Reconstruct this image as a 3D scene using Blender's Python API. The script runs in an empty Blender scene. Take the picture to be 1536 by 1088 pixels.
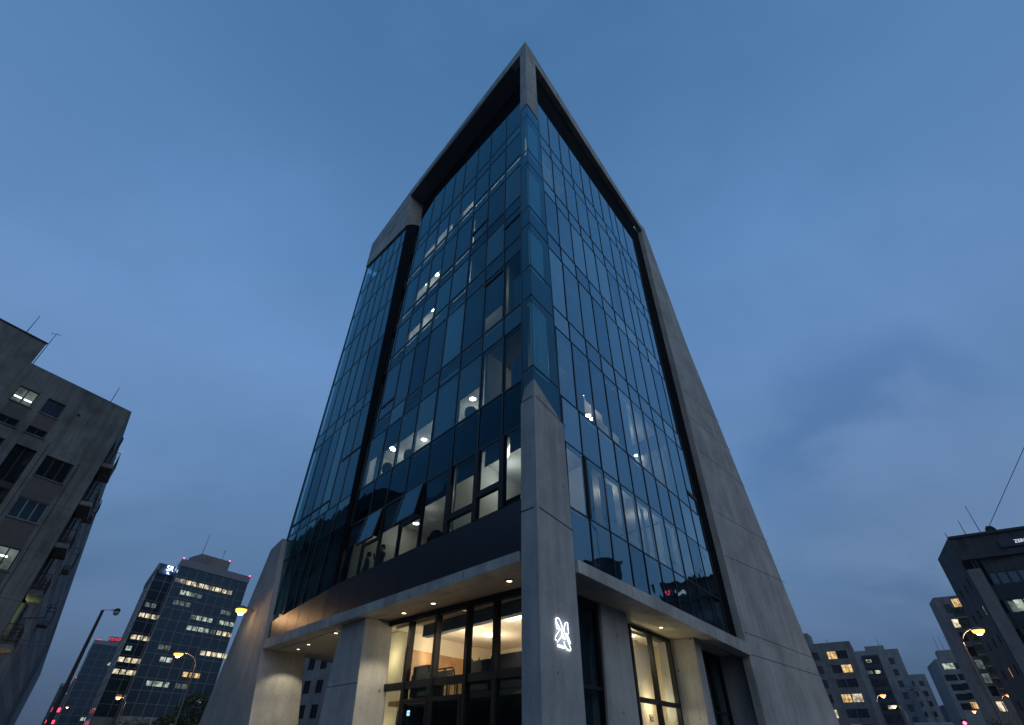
import bpy, bmesh, math, random
from mathutils import Vector as V
random.seed(7)
SC = bpy.context.scene
COL = SC.collection
# ------------------------------------------------------------------ camera
FPX, PITCH, ROLL = 734.594, math.radians(38.590), math.radians(0.621)
EYE = V((0, 0, 1.6))
_f = V((0, math.cos(PITCH), math.sin(PITCH))); _u = V((0, -math.sin(PITCH), math.cos(PITCH))); _r = V((1, 0, 0))
CR = _r * math.cos(ROLL) + _u * math.sin(ROLL); CU = _u * math.cos(ROLL) - _r * math.sin(ROLL); CF = _f
cam_d = bpy.data.cameras.new('camera'); cam = bpy.data.objects.new('camera', cam_d); COL.objects.link(cam)
cam_d.sensor_width = 36; cam_d.lens = FPX / 1536 * 36; cam_d.clip_end = 4000; cam_d.clip_start = 0.05
from mathutils import Matrix
cam.matrix_world = Matrix(((CR.x, CU.x, -CF.x, EYE.x), (CR.y, CU.y, -CF.y, EYE.y), (CR.z, CU.z, -CF.z, EYE.z), (0, 0, 0, 1)))
SC.camera = cam
# ------------------------------------------------------------------ exposure / renderer
SC.view_settings.view_transform = 'Standard'; SC.view_settings.look = 'None'
SC.view_settings.exposure = 0; SC.view_settings.gamma = 1
SC.render.engine = 'CYCLES'
SC.cycles.max_bounces = 8; SC.cycles.transparent_max_bounces = 16; SC.cycles.use_denoising = True
SC.cycles.caustics_reflective = False; SC.cycles.caustics_refractive = False
SC.cycles.sample_clamp_indirect = 4
# ------------------------------------------------------------------ world: dusk sky
SUN_EL, SUN_ROT = math.radians(1.5), math.radians(150)
world = bpy.data.worlds.new('World'); SC.world = world; world.use_nodes = True
nt = world.node_tree; nt.nodes.clear()
def wn(t, **k):
    n = nt.nodes.new(t)
    for a, b in k.items(): setattr(n, a, b)
    return n
out = wn('ShaderNodeOutputWorld'); bg = wn('ShaderNodeBackground')
sky = wn('ShaderNodeTexSky', sky_type='NISHITA', sun_disc=False, sun_elevation=SUN_EL, sun_rotation=SUN_ROT, air_density=1.0, dust_density=0.6, ozone_density=4.0)
tc = wn('ShaderNodeTexCoord'); sep = wn('ShaderNodeSeparateXYZ')
nt.links.new(tc.outputs['Generated'], sep.inputs[0])
ramp = wn('ShaderNodeValToRGB'); cr = ramp.color_ramp
stops = [(0.0, (.048, .078, .138)), (.05, (.056, .097, .172)), (.16, (.088, .160, .288)), (.34, (.112, .217, .400)), (.55, (.124, .248, .482)), (.78, (.094, .220, .440)), (.95, (.062, .166, .350))]
cr.elements[0].position = stops[0][0]; cr.elements[0].color = (*stops[0][1], 1)
cr.elements[1].position = stops[1][0]; cr.elements[1].color = (*stops[1][1], 1)
for p, c in stops[2:]:
    e = cr.elements.new(p); e.color = (*c, 1)
nt.links.new(sep.outputs['Z'], ramp.inputs[0])
# thin overcast: cloud noise laid out on a flat sheet overhead, very low contrast
den = wn('ShaderNodeMath', operation='ADD'); den.inputs[1].default_value = .42; nt.links.new(sep.outputs['Z'], den.inputs[0])
inv = wn('ShaderNodeMath', operation='DIVIDE'); inv.inputs[0].default_value = 1.0; nt.links.new(den.outputs[0], inv.inputs[1])
flat = wn('ShaderNodeVectorMath', operation='SCALE'); nt.links.new(tc.outputs['Generated'], flat.inputs[0]); nt.links.new(inv.outputs[0], flat.inputs['Scale'])
mp = wn('ShaderNodeMapping'); mp.inputs['Scale'].default_value = (1.0, 1.5, .6); mp.inputs['Location'].default_value = (1.37, .4, .15); mp.inputs['Rotation'].default_value = (0, 0, .5)
nt.links.new(flat.outputs[0], mp.inputs[0])
n1 = wn('ShaderNodeTexNoise'); n1.inputs['Scale'].default_value = 1.5; n1.inputs['Detail'].default_value = 8; n1.inputs['Roughness'].default_value = .55; n1.inputs['Distortion'].default_value = .25
nt.links.new(mp.outputs[0], n1.inputs['Vector'])
cl = wn('ShaderNodeMapRange'); cl.interpolation_type = 'SMOOTHSTEP'; cl.inputs['From Min'].default_value = .34; cl.inputs['From Max'].default_value = .68; cl.inputs['To Min'].default_value = .93; cl.inputs['To Max'].default_value = 1.06
nt.links.new(n1.outputs['Fac'], cl.inputs['Value'])
mul = wn('ShaderNodeVectorMath', operation='SCALE')
nt.links.new(ramp.outputs[0], mul.inputs[0]); nt.links.new(cl.outputs[0], mul.inputs['Scale'])
lav = wn('ShaderNodeMixRGB', blend_type='ADD'); lav.inputs[2].default_value = (.012, .009, .010, 1)
lf = wn('ShaderNodeMapRange'); lf.inputs['From Min'].default_value = .45; lf.inputs['From Max'].default_value = .68; lf.inputs['To Min'].default_value = 0; lf.inputs['To Max'].default_value = 1
nt.links.new(n1.outputs['Fac'], lf.inputs['Value']); nt.links.new(lf.outputs[0], lav.inputs[0]); nt.links.new(mul.outputs[0], lav.inputs[1])
skys = wn('ShaderNodeVectorMath', operation='SCALE'); skys.inputs['Scale'].default_value = .012
nt.links.new(sky.outputs[0], skys.inputs[0])
addn = wn('ShaderNodeVectorMath', operation='ADD')
def blob(px, py, lo, hi):
    d = ray0(px, py); dt = wn('ShaderNodeVectorMath', operation='DOT_PRODUCT'); dt.inputs[1].default_value = d; nt.links.new(tc.outputs['Generated'], dt.inputs[0])
    ad = wn('ShaderNodeMath', operation='MULTIPLY_ADD'); ad.inputs[1].default_value = .10; nt.links.new(n1.outputs['Fac'], ad.inputs[0]); nt.links.new(dt.outputs['Value'], ad.inputs[2])
    m = wn('ShaderNodeMapRange'); m.interpolation_type = 'SMOOTHSTEP'; m.inputs['From Min'].default_value = lo; m.inputs['From Max'].default_value = hi; nt.links.new(ad.outputs[0], m.inputs['Value']); return m.outputs[0]
def ray0(x, y): return ((x - 768) * CR + (544 - y) * CU + FPX * CF).normalized()
dkc = wn('ShaderNodeMixRGB', blend_type='MULTIPLY'); dkc.inputs[2].default_value = (.70, .78, .84, 1); nt.links.new(blob(1300, 650, 1.026, 1.050), dkc.inputs[0]); nt.links.new(lav.outputs[0], dkc.inputs[1])
ltc = wn('ShaderNodeMixRGB', blend_type='ADD'); ltc.inputs[2].default_value = (.040, .042, .050, 1); nt.links.new(blob(1400, 745, 1.030, 1.052), ltc.inputs[0]); nt.links.new(dkc.outputs[0], ltc.inputs[1])
nt.links.new(ltc.outputs[0], addn.inputs[0]); nt.links.new(skys.outputs[0], addn.inputs[1])
nt.links.new(addn.outputs[0], bg.inputs[0]); bg.inputs[1].default_value = 1.06
nt.links.new(bg.outputs[0], out.inputs[0])
# soft last light from behind the camera's right shoulder
sd = bpy.data.lights.new('sun', 'SUN'); sd.energy = .36; sd.angle = math.radians(40); sd.color = (1.0, .94, .80)
so = bpy.data.objects.new('sun', sd); COL.objects.link(so)
so.rotation_euler = (V((-.45, .78, -.42))).to_track_quat('-Z', 'Y').to_euler()

# ------------------------------------------------------------------ helpers
def ray(x, y): return ((x - 768) * CR + (544 - y) * CU + FPX * CF).normalized()
def proj(p):
    v = p - EYE; z = v.dot(CF)
    return 768 + FPX * v.dot(CR) / z, 544 - FPX * v.dot(CU) / z
def at_z(x, y, z):
    r = ray(x, y); return EYE + r * ((z - 1.6) / r.z)
def at_d(x, y, d):
    r = ray(x, y); return EYE + r * (d / math.hypot(r.x, r.y))
class Fr:
    """A vertical plane: origin on the ground, u along it, n out of it."""
    def __init__(s, o, u, n): s.o, s.u, s.n = V((o[0], o[1], 0)), V(u), V(n)
    def P(s, a, z, w=0.0): return s.o + s.u * a + s.n * w + V((0, 0, z))
    def px(s, x, y, w=0.0):
        r = ray(x, y); t = ((s.o + s.n * w - EYE).dot(s.n)) / r.dot(s.n); q = EYE + r * t
        return (q - s.o).dot(s.u), q.z
    def sub(s, a, w=0.0): return Fr(s.P(a, 0, w), s.u, s.n)
def heading(o, deg, toward=None):
    a = math.radians(deg); u = V((math.sin(a), math.cos(a), 0)); n = V((-u.y, u.x, 0))
    if ((toward or EYE) - V((o[0], o[1], 0))).dot(n) < 0: n = -n
    return Fr(o, u, n)
class MB:
    def __init__(s): s.v, s.f, s.m = [], [], []
    def face(s, pts, m=0):
        i = len(s.v); s.v += [V(p) for p in pts]; s.f.append(tuple(range(i, i + len(pts)))); s.m.append(m); return s
    def prism(s, base, vec, m=0):
        i = len(s.v); k = len(base); vec = V(vec)
        s.v += [V(p) for p in base] + [V(p) + vec for p in base]
        s.f.append(tuple(range(i, i + k))); s.f.append(tuple(range(i + 2 * k - 1, i + k - 1, -1)))
        for a in range(k):
            b = (a + 1) % k; s.f.append((i + a, i + k + a, i + k + b, i + b))
        s.m += [m] * (k + 2); return s
    def fpoly(s, fr, poly, w0, w1, m=0): return s.prism([fr.P(a, z, w0) for a, z in poly], fr.n * (w1 - w0), m)
    def fbox(s, fr, a0, a1, z0, z1, w0, w1, m=0): return s.fpoly(fr, [(a0, z0), (a1, z0), (a1, z1), (a0, z1)], w0, w1, m)
    def box(s, x0, x1, y0, y1, z0, z1, m=0): return s.prism([(x0, y0, z0), (x1, y0, z0), (x1, y1, z0), (x0, y1, z0)], (0, 0, z1 - z0), m)
    def loft(s, rings, m=0, cap=True):
        i = len(s.v); k = len(rings[0])
        for r in rings: s.v += [V(p) for p in r]
        for j in range(len(rings) - 1):
            for a in range(k):
                b = (a + 1) % k; s.f.append((i + j * k + a, i + (j + 1) * k + a, i + (j + 1) * k + b, i + j * k + b)); s.m.append(m)
        if cap:
            s.f.append(tuple(range(i, i + k))); s.f.append(tuple(i + (len(rings) - 1) * k + a for a in reversed(range(k)))); s.m += [m, m]
        return s
    def tube(s, pts, r, seg=8, m=0):
        pts = [V(p) for p in pts]; rr = r if isinstance(r, (list, tuple)) else [r] * len(pts); rings = []
        for j, p in enumerate(pts):
            t = (pts[min(j + 1, len(pts) - 1)] - pts[max(j - 1, 0)]).normalized()
            a = t.cross(V((0, 0, 1)) if abs(t.z) < .95 else V((1, 0, 0))).normalized(); b = t.cross(a)
            rings.append([p + (a * math.cos(q) + b * math.sin(q)) * rr[j] for q in [2 * math.pi * e / seg for e in range(seg)]])
        return s.loft(rings, m)
    def lathe(s, c, prof, seg=16, m=0, cap=True):
        c = V(c); return s.loft([[c + V((r * math.cos(q), r * math.sin(q), z)) for q in [2 * math.pi * e / seg for e in range(seg)]] for r, z in prof], m, cap)
    def build(s, name, mat, parent=None, smooth=False, bevel=0, fix=True):
        me = bpy.data.meshes.new(name)
        org = parent.matrix_world.translation if parent else None
        if org is None:
            xs = [p.x for p in s.v]; ys = [p.y for p in s.v]; org = V(((min(xs) + max(xs)) / 2, (min(ys) + max(ys)) / 2, min(p.z for p in s.v)))
        me.from_pydata([tuple(p - org) for p in s.v], [], s.f)
        for mt in (mat if isinstance(mat, (list, tuple)) else [mat]): me.materials.append(mt)
        me.polygons.foreach_set('material_index', s.m)
        if fix:
            bm = bmesh.new(); bm.from_mesh(me); bmesh.ops.recalc_face_normals(bm, faces=bm.faces[:]); bm.to_mesh(me); bm.free()
        if smooth: me.polygons.foreach_set('use_smooth', [True] * len(me.polygons))
        o = bpy.data.objects.new(name, me); COL.objects.link(o)
        if parent:
            o.parent = parent; o.matrix_world = Matrix.Translation(org); bpy.context.view_layer
            o.matrix_parent_inverse = Matrix.Identity(4); o.location = (0, 0, 0)
        else: o.location = org
        if bevel:
            b = o.modifiers.new('bevel', 'BEVEL'); b.width = bevel; b.segments = 2; b.limit_method = 'ANGLE'
        return o
def tag(o, label=None, cat=None, group=None, kind=None):
    if label: o['label'] = label
    if cat: o['category'] = cat
    if group: o['group'] = group
    if kind: o['kind'] = kind
    return o
def thing(name, loc, label, cat, group=None):
    o = bpy.data.objects.new(name, None); COL.objects.link(o); o.location = loc; o.matrix_world = Matrix.Translation(V(loc)); o.empty_display_size = .3
    return tag(o, label, cat, group)
def copy_thing(src, loc, rotz=0, label=None, scale=None):
    c = src.copy(); COL.objects.link(c); c.location = loc; c.rotation_euler = (0, 0, rotz)
    if scale: c.scale = scale
    if label: c['label'] = label
    for ch in list(src.children):
        d = ch.copy(); COL.objects.link(d); d.parent = c
        for g in list(ch.children):
            e = g.copy(); COL.objects.link(e); e.parent = d
    return c
def lamp(name, kind, loc, energy, color, parent=None, **k):
    d = bpy.data.lights.new(name, kind); d.energy = energy; d.color = color
    aim = k.pop('aim', None)
    for a, b in k.items(): setattr(d, a, b)
    o = bpy.data.objects.new(name, d); COL.objects.link(o); o.location = loc
    if aim is not None: o.rotation_euler = (V(aim) - V(loc)).to_track_quat('-Z', 'Y').to_euler()
    if parent:
        o.parent = parent; o.location = V(loc) - parent.location
    return o

# ------------------------------------------------------------------ materials
def mat(name):
    m = bpy.data.materials.new(name); m.use_nodes = True; return m, m.node_tree, m.node_tree.nodes['Principled BSDF']
def N(t, typ, **k):
    n = t.nodes.new(typ)
    for a, b in k.items(): setattr(n, a, b)
    return n
def plain(name, col, rough=.6, metal=0, var=.12, scale=3, bump=0, spec=.5):
    m, t, b = mat(name); b.inputs['Roughness'].default_value = rough; b.inputs['Metallic'].default_value = metal; b.inputs['Specular IOR Level'].default_value = spec
    tcn = N(t, 'ShaderNodeTexCoord'); no = N(t, 'ShaderNodeTexNoise'); no.inputs['Scale'].default_value = scale; no.inputs['Detail'].default_value = 6
    t.links.new(tcn.outputs['Object'], no.inputs['Vector'])
    mr = N(t, 'ShaderNodeMapRange'); mr.inputs['From Min'].default_value = .25; mr.inputs['From Max'].default_value = .75; mr.inputs['To Min'].default_value = 1 - var; mr.inputs['To Max'].default_value = 1 + var
    t.links.new(no.outputs['Fac'], mr.inputs['Value'])
    sc = N(t, 'ShaderNodeVectorMath', operation='SCALE'); sc.inputs[0].default_value = col
    t.links.new(mr.outputs[0], sc.inputs['Scale']); t.links.new(sc.outputs[0], b.inputs['Base Color'])
    if bump:
        bp = N(t, 'ShaderNodeBump'); bp.inputs['Strength'].default_value = bump; bp.inputs['Distance'].default_value = .02
        t.links.new(no.outputs['Fac'], bp.inputs['Height']); t.links.new(bp.outputs[0], b.inputs['Normal'])
    return m
def concrete(name, col, stain=.35, grain=1.0, holes=True, streak=.5):
    """Cast concrete: cloudy tone, vertical rain streaks, fine grain, bug holes."""
    m, t, b = mat(name); b.inputs['Roughness'].default_value = .82; b.inputs['Specular IOR Level'].default_value = .25
    tcn = N(t, 'ShaderNodeTexCoord')
    def noise(scale, vec_scale, detail, rough=.55):
        mpn = N(t, 'ShaderNodeMapping'); mpn.inputs['Scale'].default_value = vec_scale; t.links.new(tcn.outputs['Object'], mpn.inputs[0])
        no = N(t, 'ShaderNodeTexNoise'); no.inputs['Scale'].default_value = scale; no.inputs['Detail'].default_value = detail; no.inputs['Roughness'].default_value = rough
        t.links.new(mpn.outputs[0], no.inputs['Vector']); return no.outputs['Fac']
    def mrange(src, a, c0, c1, d):
        mr = N(t, 'ShaderNodeMapRange'); mr.inputs['From Min'].default_value = a; mr.inputs['From Max'].default_value = c0; mr.inputs['To Min'].default_value = c1; mr.inputs['To Max'].default_value = d
        t.links.new(src, mr.inputs['Value']); return mr.outputs[0]
    def mult(a, c):
        mm = N(t, 'ShaderNodeMath', operation='MULTIPLY'); t.links.new(a, mm.inputs[0]); t.links.new(c, mm.inputs[1]); return mm.outputs[0]
    cloudy = mrange(noise(.55, (1, 1, 1), 8, .6), .3, .7, 1 - stain, 1 + stain * .6)
    st = mrange(noise(2.6, (1, 1, .09), 7, .65), .35, .7, 1 - streak * .45, 1 + streak * .2)
    fine = mrange(noise(14 * grain, (1, 1, 1), 6, .7), .25, .75, .86, 1.12)
    val = mult(mult(cloudy, st), fine)
    if holes:
        vo = N(t, 'ShaderNodeTexVoronoi'); vo.inputs['Scale'].default_value = 1.15; t.links.new(tcn.outputs['Object'], vo.inputs['Vector'])
        lt = mrange(vo.outputs['Distance'], .035, .07, .3, 1.0)
        val = mult(val, lt)
    sc = N(t, 'ShaderNodeVectorMath', operation='SCALE'); sc.inputs[0].default_value = col
    t.links.new(val, sc.inputs['Scale']); t.links.new(sc.outputs[0], b.inputs['Base Color'])
    bp = N(t, 'ShaderNodeBump'); bp.inputs['Strength'].default_value = .35; bp.inputs['Distance'].default_value = .03
    t.links.new(val, bp.inputs['Height']); t.links.new(bp.outputs[0], b.inputs['Normal'])
    return m
def coated(name, f0, tint, refl=(1, 1, 1), rough=.015, wob=.035, wscale=.5, pw=4.0):
    """Coated curtain-wall glass: Schlick reflection over tinted transmission."""
    m = bpy.data.materials.new(name); m.use_nodes = True; t = m.node_tree; t.nodes.clear()
    o = N(t, 'ShaderNodeOutputMaterial'); mx = N(t, 'ShaderNodeMixShader'); tr = N(t, 'ShaderNodeBsdfTransparent'); gl = N(t, 'ShaderNodeBsdfGlossy')
    tr.inputs[0].default_value = (*tint, 1); gl.inputs['Color'].default_value = (*refl, 1); gl.inputs['Roughness'].default_value = rough
    lw = N(t, 'ShaderNodeLayerWeight'); lw.inputs['Blend'].default_value = .5
    pq_ = N(t, 'ShaderNodeMath', operation='POWER'); pq_.inputs[1].default_value = pw; t.links.new(lw.outputs['Facing'], pq_.inputs[0])
    ma = N(t, 'ShaderNodeMath', operation='MULTIPLY_ADD'); ma.inputs[1].default_value = 1 - f0; ma.inputs[2].default_value = f0; t.links.new(pq_.outputs[0], ma.inputs[0])
    tcn = N(t, 'ShaderNodeTexCoord'); no = N(t, 'ShaderNodeTexNoise'); no.inputs['Scale'].default_value = wscale; no.inputs['Detail'].default_value = 2
    t.links.new(tcn.outputs['Object'], no.inputs['Vector'])
    bp = N(t, 'ShaderNodeBump'); bp.inputs['Strength'].default_value = .5; bp.inputs['Distance'].default_value = wob
    t.links.new(no.outputs['Fac'], bp.inputs['Height']); t.links.new(bp.outputs[0], gl.inputs['Normal'])
    t.links.new(ma.outputs[0], mx.inputs[0]); t.links.new(tr.outputs[0], mx.inputs[1]); t.links.new(gl.outputs[0], mx.inputs[2]); t.links.new(mx.outputs[0], o.inputs[0])
    return m
def glow(name, col, s, var=0, scale=2.0, stripes=0):
    m = bpy.data.materials.new(name); m.use_nodes = True; t = m.node_tree; t.nodes.clear()
    o = N(t, 'ShaderNodeOutputMaterial'); e = N(t, 'ShaderNodeEmission'); e.inputs[0].default_value = (*col, 1); e.inputs[1].default_value = s
    if var:
        tcn = N(t, 'ShaderNodeTexCoord'); no = N(t, 'ShaderNodeTexNoise'); no.inputs['Scale'].default_value = scale; no.inputs['Detail'].default_value = 4
        t.links.new(tcn.outputs['Object'], no.inputs['Vector'])
        mr = N(t, 'ShaderNodeMapRange'); mr.inputs['From Min'].default_value = .35; mr.inputs['From Max'].default_value = .65; mr.inputs['To Min'].default_value = s * (1 - var); mr.inputs['To Max'].default_value = s * (1 + var)
        t.links.new(no.outputs['Fac'], mr.inputs['Value']); t.links.new(mr.outputs[0], e.inputs[1])
    t.links.new(e.outputs[0], o.inputs[0]); return m
M = {}
M['concrete'] = concrete('cast_concrete', (.40, .405, .385), stain=.27, streak=.38)
M['concrete_plain'] = concrete('smooth_concrete', (.44, .44, .41), holes=False)
M['soffit'] = concrete('soffit_panels', (.46, .42, .33), stain=.15, holes=False, streak=.1)
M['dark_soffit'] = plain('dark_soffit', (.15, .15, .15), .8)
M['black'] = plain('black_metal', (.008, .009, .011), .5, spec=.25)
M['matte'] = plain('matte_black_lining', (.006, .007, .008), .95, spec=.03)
M['frame'] = plain('anodised_frame', (.012, .015, .020), .4, .3)
M['joint'] = plain('joint_shadow_gap', (.03, .03, .03), .9)
for k_, (f_, c_, q_) in enumerate(((.035, (.31, .69, .82), 4.4), (.07, (.36, .72, .80), 3.8), (.02, (.27, .66, .86), 5.2))): M['glassL' + ('', 'b', 'c')[k_]] = coated('coated_glass_teal', f_, (.46, .62, .68), c_, pw=q_)
for k_, (f_, c_, q_) in enumerate(((.27, (.60, .85, .93), 3.9), (.33, (.66, .88, .93), 3.6), (.22, (.54, .82, .94), 4.2))): M['glassR' + ('', 'b', 'c')[k_]] = coated('coated_glass_clear', f_, (.50, .60, .66), c_, pw=q_)
M['glassC'] = coated('corner_glass', .05, (.42, .66, .74), (.38, .78, .92))
M['lobbyglass'] = coated('lobby_glass', .04, (.88, .90, .88))
M['spandrel'] = coated('spandrel_glass', .03, (.10, .13, .17), (.16, .46, .62))
M['spback'] = plain('spandrel_backing', (.010, .022, .040), .7)
M['bandmetal'] = plain('dark_metal_panel', (.012, .016, .026), .35, .2, var=.15, scale=1.2)
M['bronze'] = plain('bronze_panel', (.10, .075, .055), .38, .3, var=.2, scale=1.2)
M['inner'] = plain('painted_ceiling', (.62, .58, .52), .9, var=.04)
M['innerwall'] = plain('painted_wall', (.55, .50, .44), .9, var=.06, scale=1)
M['slab'] = plain('office_slab', (.16, .17, .18), .9)  # tone lowered so that ceilings of unlit floors look dark
M['innerdark'] = plain('interior_shade', (.045, .06, .07), .9)  # dark colour stands in for the shade of unlit interiors
M['blind'] = plain('roller_blind_cloth', (.05, .085, .12), .9, var=.05)
M['curtain'] = plain('curtain_cloth', (.27, .42, .46), .9, var=.1, scale=1)
M['wood'] = plain('oak_panel', (.30, .17, .075), .5, var=.35, scale=2.5)
M['tan'] = plain('tan_plaster', (.56, .50, .40), .85, var=.04)
M['cream'] = plain('cream_plaster', (.68, .60, .42), .85, var=.04)
M['plaster'] = concrete('pale_plaster', (.62, .60, .50), stain=.1, streak=.15)
M['upholstery'] = plain('dark_upholstery', (.03, .032, .035), .8)
M['leaf'] = plain('dark_leaves', (.05, .085, .03), .6, var=.5, scale=2)
M['bark'] = plain('bark', (.06, .045, .035), .9)
M['pot'] = plain('clay_pot', (.35, .2, .12), .8)
M['spot'] = glow('downlight_lens', (1, .86, .62), 8)
M['officespot'] = glow('office_spot_lens', (1, .92, .78), 30)
M['panelight'] = glow('ceiling_panel_light', (1, .86, .60), 4)
M['neon'] = glow('white_neon', (.80, .88, 1.0), 4)
M['redneon'] = glow('red_neon', (1, .05, .10), 3)
M['pole'] = plain('galvanised_pole', (.16, .15, .14), .5, .4)
M['sodium'] = glow('sodium_halo_lens', (1, .32, .045), 5.0)  # orange glowing bowl, enlarged around the bulb to imitate the lamp's halo
M['bulb'] = glow('sodium_bulb', (1, .72, .36), 40)
M['sodium_far'] = glow('sodium_halo_lens_far', (1, .36, .06), 5.0)  # same halo imitation for the farther lamps
M['beacon'] = glow('red_beacon', (1, .06, .12), 9)
M['asphalt'] = plain('asphalt', (.05, .05, .052), .85, var=.25, scale=4, bump=.2)
M['paving'] = concrete('paving_slabs', (.24, .23, .22), holes=False)
M['kerb'] = concrete('kerb_stone', (.30, .29, .27), holes=False)
M['soil'] = plain('ground', (.08, .075, .065), .95, var=.3, scale=.5)
M['roadpaint'] = plain('road_paint', (.7, .7, .68), .7)
# ------------------------------------------------------------------ the concrete and glass tower
_c = at_z(806.3, 835, 5.6); C0 = V((_c.x, _c.y, 0))
aL, aR = math.radians(49.915), math.radians(53.250)
dL = V((-math.cos(aL), math.sin(aL), 0)); dR = V((math.cos(aR), math.sin(aR), 0))
nL = V((-dL.y, dL.x, 0)); nR = V((-dR.y, dR.x, 0))
if nL.dot(EYE - C0) < 0: nL = -nL
if nR.dot(EYE - C0) < 0: nR = -nR
FL = Fr(C0, dL, nL); FR = Fr(C0, dR, nR)
tower = thing('office_tower', C0, 'tall dark glass office tower with a raw concrete frame, sharp corner and flared concrete piers', 'office tower')
def skew(a, b, z=0): return C0 + dL * a + dR * b + V((0, 0, z))     # plan coordinates along the two faces
def T(mb, name, m, parent=None, **k): return mb.build(name, m, parent or tower, **k)

# --- concrete frame
T(MB().prism([skew(0, 0, 31.7), skew(.6, 0, 31.7), skew(.6, 1.2, 31.7), skew(0, 1.2, 31.7)], (0, 0, 9.8)), 'corner_column', M['concrete_plain'], bevel=.02)
T(MB().fpoly(FL, [(.6, 40.3), (8, 40.75), (15.45, 40.38), (15.45, 41.35), (.6, 41.5)], -.5, 0), 'roof_beam', M['concrete_plain'])
band = T(MB().fpoly(FL, [(14.63, 35.2), (22.4, 36.9), (22.55, 40.45), (15.45, 41.32), (15.45, 40.38)], -2.4, 0), 'parapet_wall', M['concrete_plain'])
T(MB().fpoly(FL, [(14.75, 37.55), (22.4, 38.55), (22.4, 38.6), (14.75, 37.6)], .0, .004).fpoly(FL, [(14.9, 39.2), (22.4, 39.55), (22.4, 39.6), (14.9, 39.25)], .0, .004), 'panel_joint', M['joint'], band)
T(MB().fpoly(FR, [(1.2, 40.05), (10, 40.05), (19.2, 40.65), (19.2, 41.5), (1.2, 41.42)], -.4, 0), 'roof_beam', M['concrete_plain'])
T(MB().prism([skew(.05, .05, 40.9), skew(15.2, .4, 40.9), skew(15.2, 18.5, 40.9), skew(.4, 18.5, 40.9)], (0, 0, .4)), 'roof_slab', M['dark_soffit'])
# the open loggia under the beam: its ceiling and its back walls
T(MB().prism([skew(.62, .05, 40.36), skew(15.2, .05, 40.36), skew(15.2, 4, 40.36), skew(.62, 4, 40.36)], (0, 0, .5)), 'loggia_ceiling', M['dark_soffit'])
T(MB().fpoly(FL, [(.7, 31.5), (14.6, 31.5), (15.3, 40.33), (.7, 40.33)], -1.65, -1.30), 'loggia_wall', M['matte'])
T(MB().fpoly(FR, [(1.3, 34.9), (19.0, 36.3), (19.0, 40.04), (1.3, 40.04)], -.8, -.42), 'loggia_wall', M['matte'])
# corner pier with sloping top
def pier_ring(a, z0, sh):       # a = distance along L; section across the R face
    return [C0 + dL * a + dR * b + nL * .07 + nR * .07 + V((0, 0, z)) for b, z in ((-.05, 0), (1.86, 0), (1.80, 6.8), (1.68, 10.34 - sh), (-.05, 11.25 - sh))]
cp = T(MB().loft([pier_ring(-.05, 0, 0), pier_ring(.40, 0, .16), pier_ring(.56, 0, .62), pier_ring(.60, 0, .74)]), 'corner_pier', M['concrete'])
FRp = FR.sub(0, .104); FLp = FL.sub(0, .104)
for z0, z1 in ((6.88, 6.75), (10.57, 10.32)):
    jb = MB(); jb.fpoly(FRp, [(-.03, z0), (1.8, z1), (1.8, z1 + .035), (-.03, z0 + .035)], 0, .004)
    jb.fpoly(FLp, [(-.03, z0), (.6, z0 + .02), (.6, z0 + .055), (-.03, z0 + .035)], 0, .004)
    T(jb, 'panel_joint', M['joint'], cp)
# flared pier at the right end
P0 = FR.P(19.2, 0, 0); FP = Fr(P0, V((math.cos(math.radians(46.5)), math.sin(math.radians(46.5)), 0)), V((math.sin(math.radians(46.5)), -math.cos(math.radians(46.5)), 0)))
_a, _b = FP.px(1062, 596), FP.px(1257, 1081); _k = (_b[0] - _a[0]) / (_b[1] - _a[1]); lerp_ = lambda a, b, t: a + (b - a) * t; _l = lambda z: _a[0] + _k * (z - _a[1])
pier = T(MB().fpoly(FP, [(0, 0), (_l(0), 0), (_l(21), 21), (.5 * (FP.px(1025, 513)[0] + lerp_(.72, _l(21), (41.5 - 28.5) / 20.5)), 28.5), (.72, 41.5), (0, 41.5)], -4.5, 0), 'flared_pier', M['concrete'])
for a0, z0, a1, z1 in ((0, 22.0, 6.0, 22.0), (0, 19.7, 6.7, 19.8), (0, 17.2, 7.5, 17.1), (0, 13.1, 8.8, 13.4), (0, 10.45, 9.7, 10.9), (0, 6.6, 11.3, 6.5), (0, 5.6, 11.6, 5.55)):
    T(MB().fpoly(FP, [(a0, z0), (a1, z1), (a1, z1 + .03), (a0, z0 + .03)], 0, .004), 'panel_joint', M['joint'], pier)
for z in (22.0, 17.2, 13.1, 6.6, 5.6): pass
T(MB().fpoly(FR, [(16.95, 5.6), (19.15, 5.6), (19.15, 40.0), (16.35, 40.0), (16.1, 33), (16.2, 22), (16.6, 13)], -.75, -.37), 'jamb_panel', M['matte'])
T(MB().fpoly(FR, [(18.9, 0), (19.19, 0), (19.19, 40.0), (18.9, 40.0)], -.37, -.005), 'jamb_facing', M['concrete_plain'])
# pylon at the left end
pyl = T(MB().fpoly(FL, [(18.15, 0), (20.35, 5.5), (22.5, 11.75), (24.3, 11.5), (29.1, 0)], -2.1, .16), 'flared_pylon', M['concrete'])
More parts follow.
